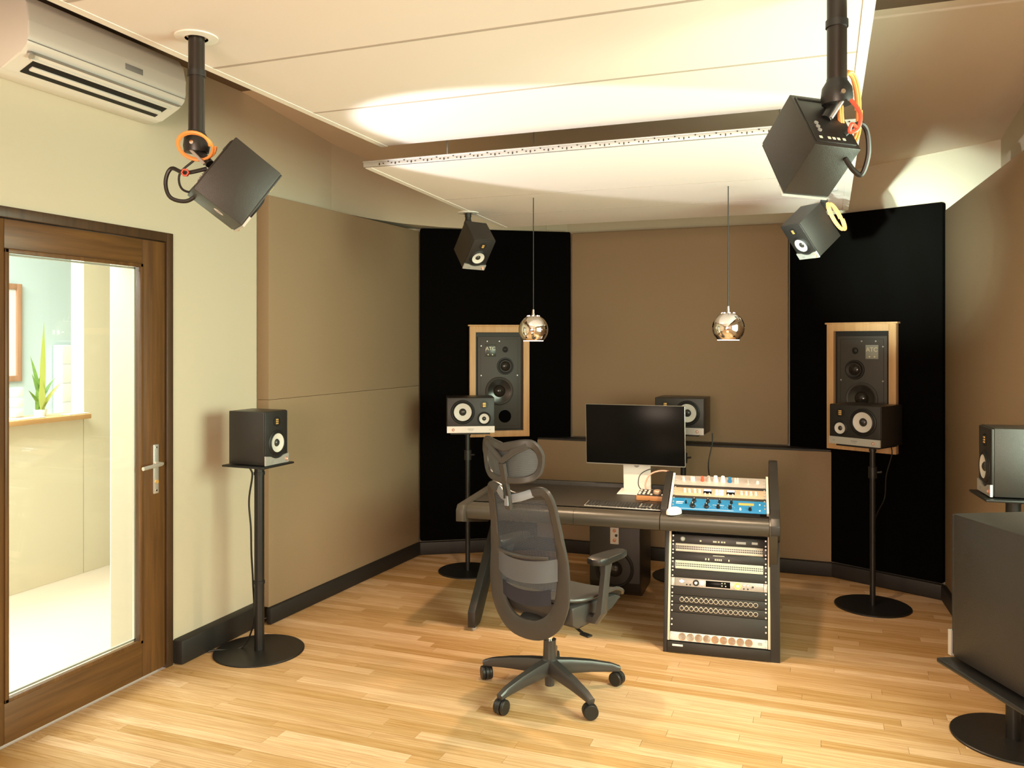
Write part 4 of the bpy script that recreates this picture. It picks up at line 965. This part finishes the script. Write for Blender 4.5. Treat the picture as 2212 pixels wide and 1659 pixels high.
# ------------------------------------------------------------ office chair (local: y forward, x right)
CH = thing('office_chair', 'grey mesh office chair with headrest seen from behind at the desk', 'chair', Tr((-1.214, 3.75, 0)) @ Rz(-19))
def crs(pts, n):
    P = [Vector(p) for p in pts]; out = []
    for i in range(len(P) - 1):
        p0, p1, p2, p3 = P[max(i - 1, 0)], P[i], P[i + 1], P[min(i + 2, len(P) - 1)]
        for j in range(n):
            t = j / n
            out.append(.5 * ((2 * p1) + (-p0 + p2) * t + (2 * p0 - 5 * p1 + 4 * p2 - p3) * t * t + (-p0 + 3 * p1 - 3 * p2 + p3) * t ** 3))
    out.append(P[-1]); return out
for kk in range(5):
    a = R(195 + 72 * kk)
    ca, sa = math.cos(a), math.sin(a)
    M = Matrix(((ca, -sa, 0, 0), (sa, ca, 0, 0), (0, 0, 1, 0), (0, 0, 0, 1)))
    lg = obj('base_leg', B().ribbon([(.02, 0, .118), (.10, 0, .114), (.20, 0, .105), (.30, 0, .090), (.345, 0, .078)], (0, 0, 1), [.056, .050, .042, .036, .032], [.070, .064, .052, .038, .026], M=M), 'chair_plastic', CH)
    cs = obj('caster', B().cyl((.335, 0, .035), (.335, 0, .080), .009, n=12, M=M), 'black_plastic', CH)
    tw = R(40 + 60 * kk)
    Mc = M @ Tr((.333, 0, .0332)) @ Matrix.Rotation(tw, 4, 'Z')
    for s_ in (-1, 1):
        obj('wheel', B().lathe([(.010, -.009), (.030, -.009), (.033, -.005), (.033, .005), (.030, .009), (.010, .009)], 24, Mc @ Tr((s_ * .017, 0, 0)) @ Ry(90)), 'black_plastic', cs)
    obj('hood', B().lathe([(.0345, -.007), (.0345, .007), (.029, .007), (.029, -.007), (.0345, -.007)], 24, Mc @ Ry(90), cap=False), 'black_plastic', cs)
obj('hub', B().lathe([(.0, .028), (.022, .028), (.024, .075), (.040, .085), (.044, .145), (.032, .158), (.029, .235), (.031, .245), (.0, .245)], 28), 'chair_plastic', CH)
obj('gas_lift', B().cyl((0, 0, .24), (0, 0, .37), .0165, n=24), 'chrome', CH)
mech = obj('mechanism', B().prism([(-.12, .385), (-.10, .355), (.12, .345), (.17, .375), (.17, .425), (-.12, .42)], 'x', -.075, .075, .008), 'black_plastic', CH)
lv = obj('lever', B().tube([(.06, .0, .375), (.14, -.01, .345), (.20, -.02, .325)], .007, 10), 'black_plastic', mech)
obj('paddle', B().box((0, 0, 0), (.055, .032, .010), .004, Tr((.222, -.022, .320)) @ Rz(-10)), 'black_plastic', lv)
obj('tension_knob', B().cyl((.08, .09, .375), (.12, .09, .375), .018, n=18), 'black_plastic', mech)
# seat
def seatfn(u, v, top):
    a = u * 2 - 1; y = -.135 + v * .440
    hw = .245 - .05 * max(0, (.25 - v) / .25) ** 2 - .035 * max(0, (v - .8) / .2) ** 2
    e = max(abs(a), abs(v * 2 - 1) ** 1.6)
    z = .485 - .010 * math.cos(a * 1.4) + .012 * abs(a) ** 3 + .02 * max(0, .3 - v) - .055 * max(0, v - .72) ** 1.5 / .148
    return (a * hw, y, z if top else z - .045 * (1 - .9 * e ** 5) - .004)
b = B(); b.grid(lambda u, v: seatfn(u, v, True), 22, 22); b.grid(lambda u, v: seatfn(u, v, False), 22, 22)
bmesh.ops.remove_doubles(b.bm, verts=b.bm.verts, dist=.0012)
# rim
rim = [seatfn(u, 0, True) for u in [i / 16 for i in range(17)]] + [seatfn(1, v, True) for v in [i / 16 for i in range(1, 17)]] + [seatfn(1 - u, 1, True) for u in [i / 16 for i in range(1, 17)]] + [seatfn(0, 1 - v, True) for v in [i / 16 for i in range(1, 16)]]
st = obj('seat', b, 'chair_seat', CH, 60)
obj('seat_piping', B().tube([(p[0] * 1.005, p[1], p[2] - .006) for p in rim], .0085, 8, closed=True), 'chair_plastic', st)
obj('seat_pan', B().prism([(-.135, .470), (.22, .450), (.285, .425), (.19, .395), (.05, .365), (-.08, .360), (-.13, .385)], 'x', -.228, .228, .014), 'chair_plastic', CH)
# back surface
ys = [(.28, -.150), (.36, -.178), (.46, -.195), (.56, -.200), (.66, -.200), (.80, -.218), (.90, -.238), (1.0, -.268)]
def by(z, x=0):
    for (a, p), (c_, q) in zip(ys[:-1], ys[1:]):
        if z <= c_: break
    t = max(0, min(1, (z - a) / (c_ - a))); t = t * t * (3 - 2 * t) * .4 + t * .6
    return p + (q - p) * t + 1.05 * x * x
half = [(0, .338), (.06, .344), (.115, .370), (.158, .415), (.186, .48), (.196, .56), (.196, .64), (.190, .74), (.182, .83), (.174, .92), (.164, .970), (.142, .990), (.10, .984), (.05, .962), (.0, .952)]
loop2 = crs([(x, 0, z) for x, z in half], 3)
loop2 = loop2 + [Vector((-p.x, 0, p.z)) for p in loop2[-2:0:-1]]
def wz(z): return .088 - .046 * min(1, max(0, (z - .36) / .45))
pts = [(p.x, by(p.z, p.x), p.z) for p in loop2]
fw = [wz(p.z) if not (p.z > .95 and abs(p.x) < .15) else .040 for p in loop2]
obj('back_frame', B().ribbon(pts, (0, 1, 0), fw, .020, closed=True), 'chair_plastic', CH)
def hwid(z):
    xs = [p for p in half]
    for (x0_, z0_), (x1_, z1_) in zip(half[:-1], half[1:]):
        if z0_ <= z <= z1_: return x0_ + (x1_ - x0_) * (z - z0_) / (z1_ - z0_ + 1e-9)
    return .16
def meshfn(u, v):
    z = .535 + v * (.955 - .535); x = (u * 2 - 1) * (hwid(z) - .004) * (1 if z < .95 else .98); return (x, by(z, x) + .006, z - (.012 * (1 - (u * 2 - 1) ** 2) if v > .95 else 0))
obj('back_mesh', B().grid(meshfn, 18, 20), 'mesh_weave', CH)
# lumbar support and lower bands
def band(z0, z1, off, xm, sag=0):
    def fn(u, v):
        z = z0 + (z1 - z0) * v - sag * (u * 2 - 1) ** 2 * -1; x = (u * 2 - 1) * xm; return (x, by(z, x) - off * (1 - abs(u * 2 - 1) ** 3), z)
    b = B().grid(fn, 20, 4); bmesh.ops.solidify(b.bm, geom=b.bm.faces[:], thickness=.010); return b
lb = obj('lumbar_support', band(.565, .665, .026, .172, .02), 'chair_grey', CH)
obj('lumbar_rail', B().tube([(x, by(.69, x) - .022, .682 + .3 * x * x) for x in [(-.145 + i * .0145) for i in range(21)]], .008, 8), 'chair_plastic', lb)
obj('back_bracket', band(.455, .525, .004, .140, .02), 'chair_blue', CH)
obj('back_arm', B().ribbon([(0, -.09, .395), (0, -.13, .375), (0, -.155, .37), (0, -.165, .36)], (1, 0, 0), [.05, .045, .035, .03], .11), 'black_plastic', CH)
# stem and headrest
stem = obj('headrest_stem', B().ribbon([(0, -.300, .905), (0, -.312, .97), (0, -.335, 1.06), (0, -.348, 1.115)], (0, 1, 0), .036, .018), 'chair_plastic', CH)
obj('stem_slot', B().box((0, -.332, 1.00), (.008, .006, .085), .001, Matrix.Rotation(R(0), 4, 'X')), 'black_plastic', stem)
obj('stem_catch', B().box((0, -.318, .945), (.020, .010, .045), .002, None), 'chair_grey', stem)
obj('stem_bridge', B().ribbon([(-.10, by(.975, .1) - .004, .982), (-.05, -.285, .962), (0, -.300, .950), (.05, -.285, .962), (.10, by(.975, .1) - .004, .982)], (0, 1, 0), .038, .014), 'chair_grey', CH)
hl = [(0, 1.185), (.05, 1.196), (.10, 1.205), (.135, 1.200), (.155, 1.165), (.158, 1.12), (.145, 1.075), (.11, 1.050), (.06, 1.042), (0, 1.040)]
lp = crs([(x, 0, z) for x, z in hl], 3); lp = lp + [Vector((-p.x, 0, p.z)) for p in lp[-2:0:-1]]
def hy(x, z): return -.335 + 2.6 * x * x - .25 * (z - 1.12) ** 2 + (.10 * (1.12 - z))
obj('headrest_frame', B().ribbon([(p.x, hy(p.x, p.z), p.z) for p in lp], (0, 1, 0), [.030 if p.z < 1.15 else .038 for p in lp], .016, closed=True), 'chair_plastic', CH)
def hm(u, v):
    z = 1.045 + v * .145; x = (u * 2 - 1) * .150 * (1 - .25 * abs(v * 2 - 1) ** 3); return (x, hy(x, z) + .004, z)
obj('headrest_mesh', B().grid(hm, 16, 8), 'mesh_head', CH)
obj('stem_fork', B().ribbon([(-.115, hy(.115, 1.2) - .006, 1.198), (-.06, hy(.06, 1.18) - .010, 1.170), (0, -.350, 1.125), (.06, hy(.06, 1.18) - .010, 1.170), (.115, hy(.115, 1.2) - .006, 1.198)], (0, 1, 0), .030, .014), 'chair_plastic', CH)
# arms
for s_ in (1, -1):
    am = obj('armrest', B().ribbon([(s_ * .10, .0, .400), (s_ * .20, .0, .392), (s_ * .265, .0, .395), (s_ * .288, .005, .43), (s_ * .290, .02, .52), (s_ * .290, .035, .60), (s_ * .288, .045, .655)], (0, 1, 0), [.04, .04, .042, .040, .034, .034, .042], [.05, .05, .055, .055, .048, .045, .06]), 'chair_plastic', CH)
    pad = [(-.038, -.11), (-.045, -.06), (-.043, .06), (-.030, .125), (.0, .14), (.030, .125), (.043, .06), (.045, -.06), (.038, -.11), (.0, -.122)]
    obj('arm_pad', B().prism([(x + s_ * .286, y + .055) for x, y in pad], 'z', .652, .682, .008), 'black_plastic', am)
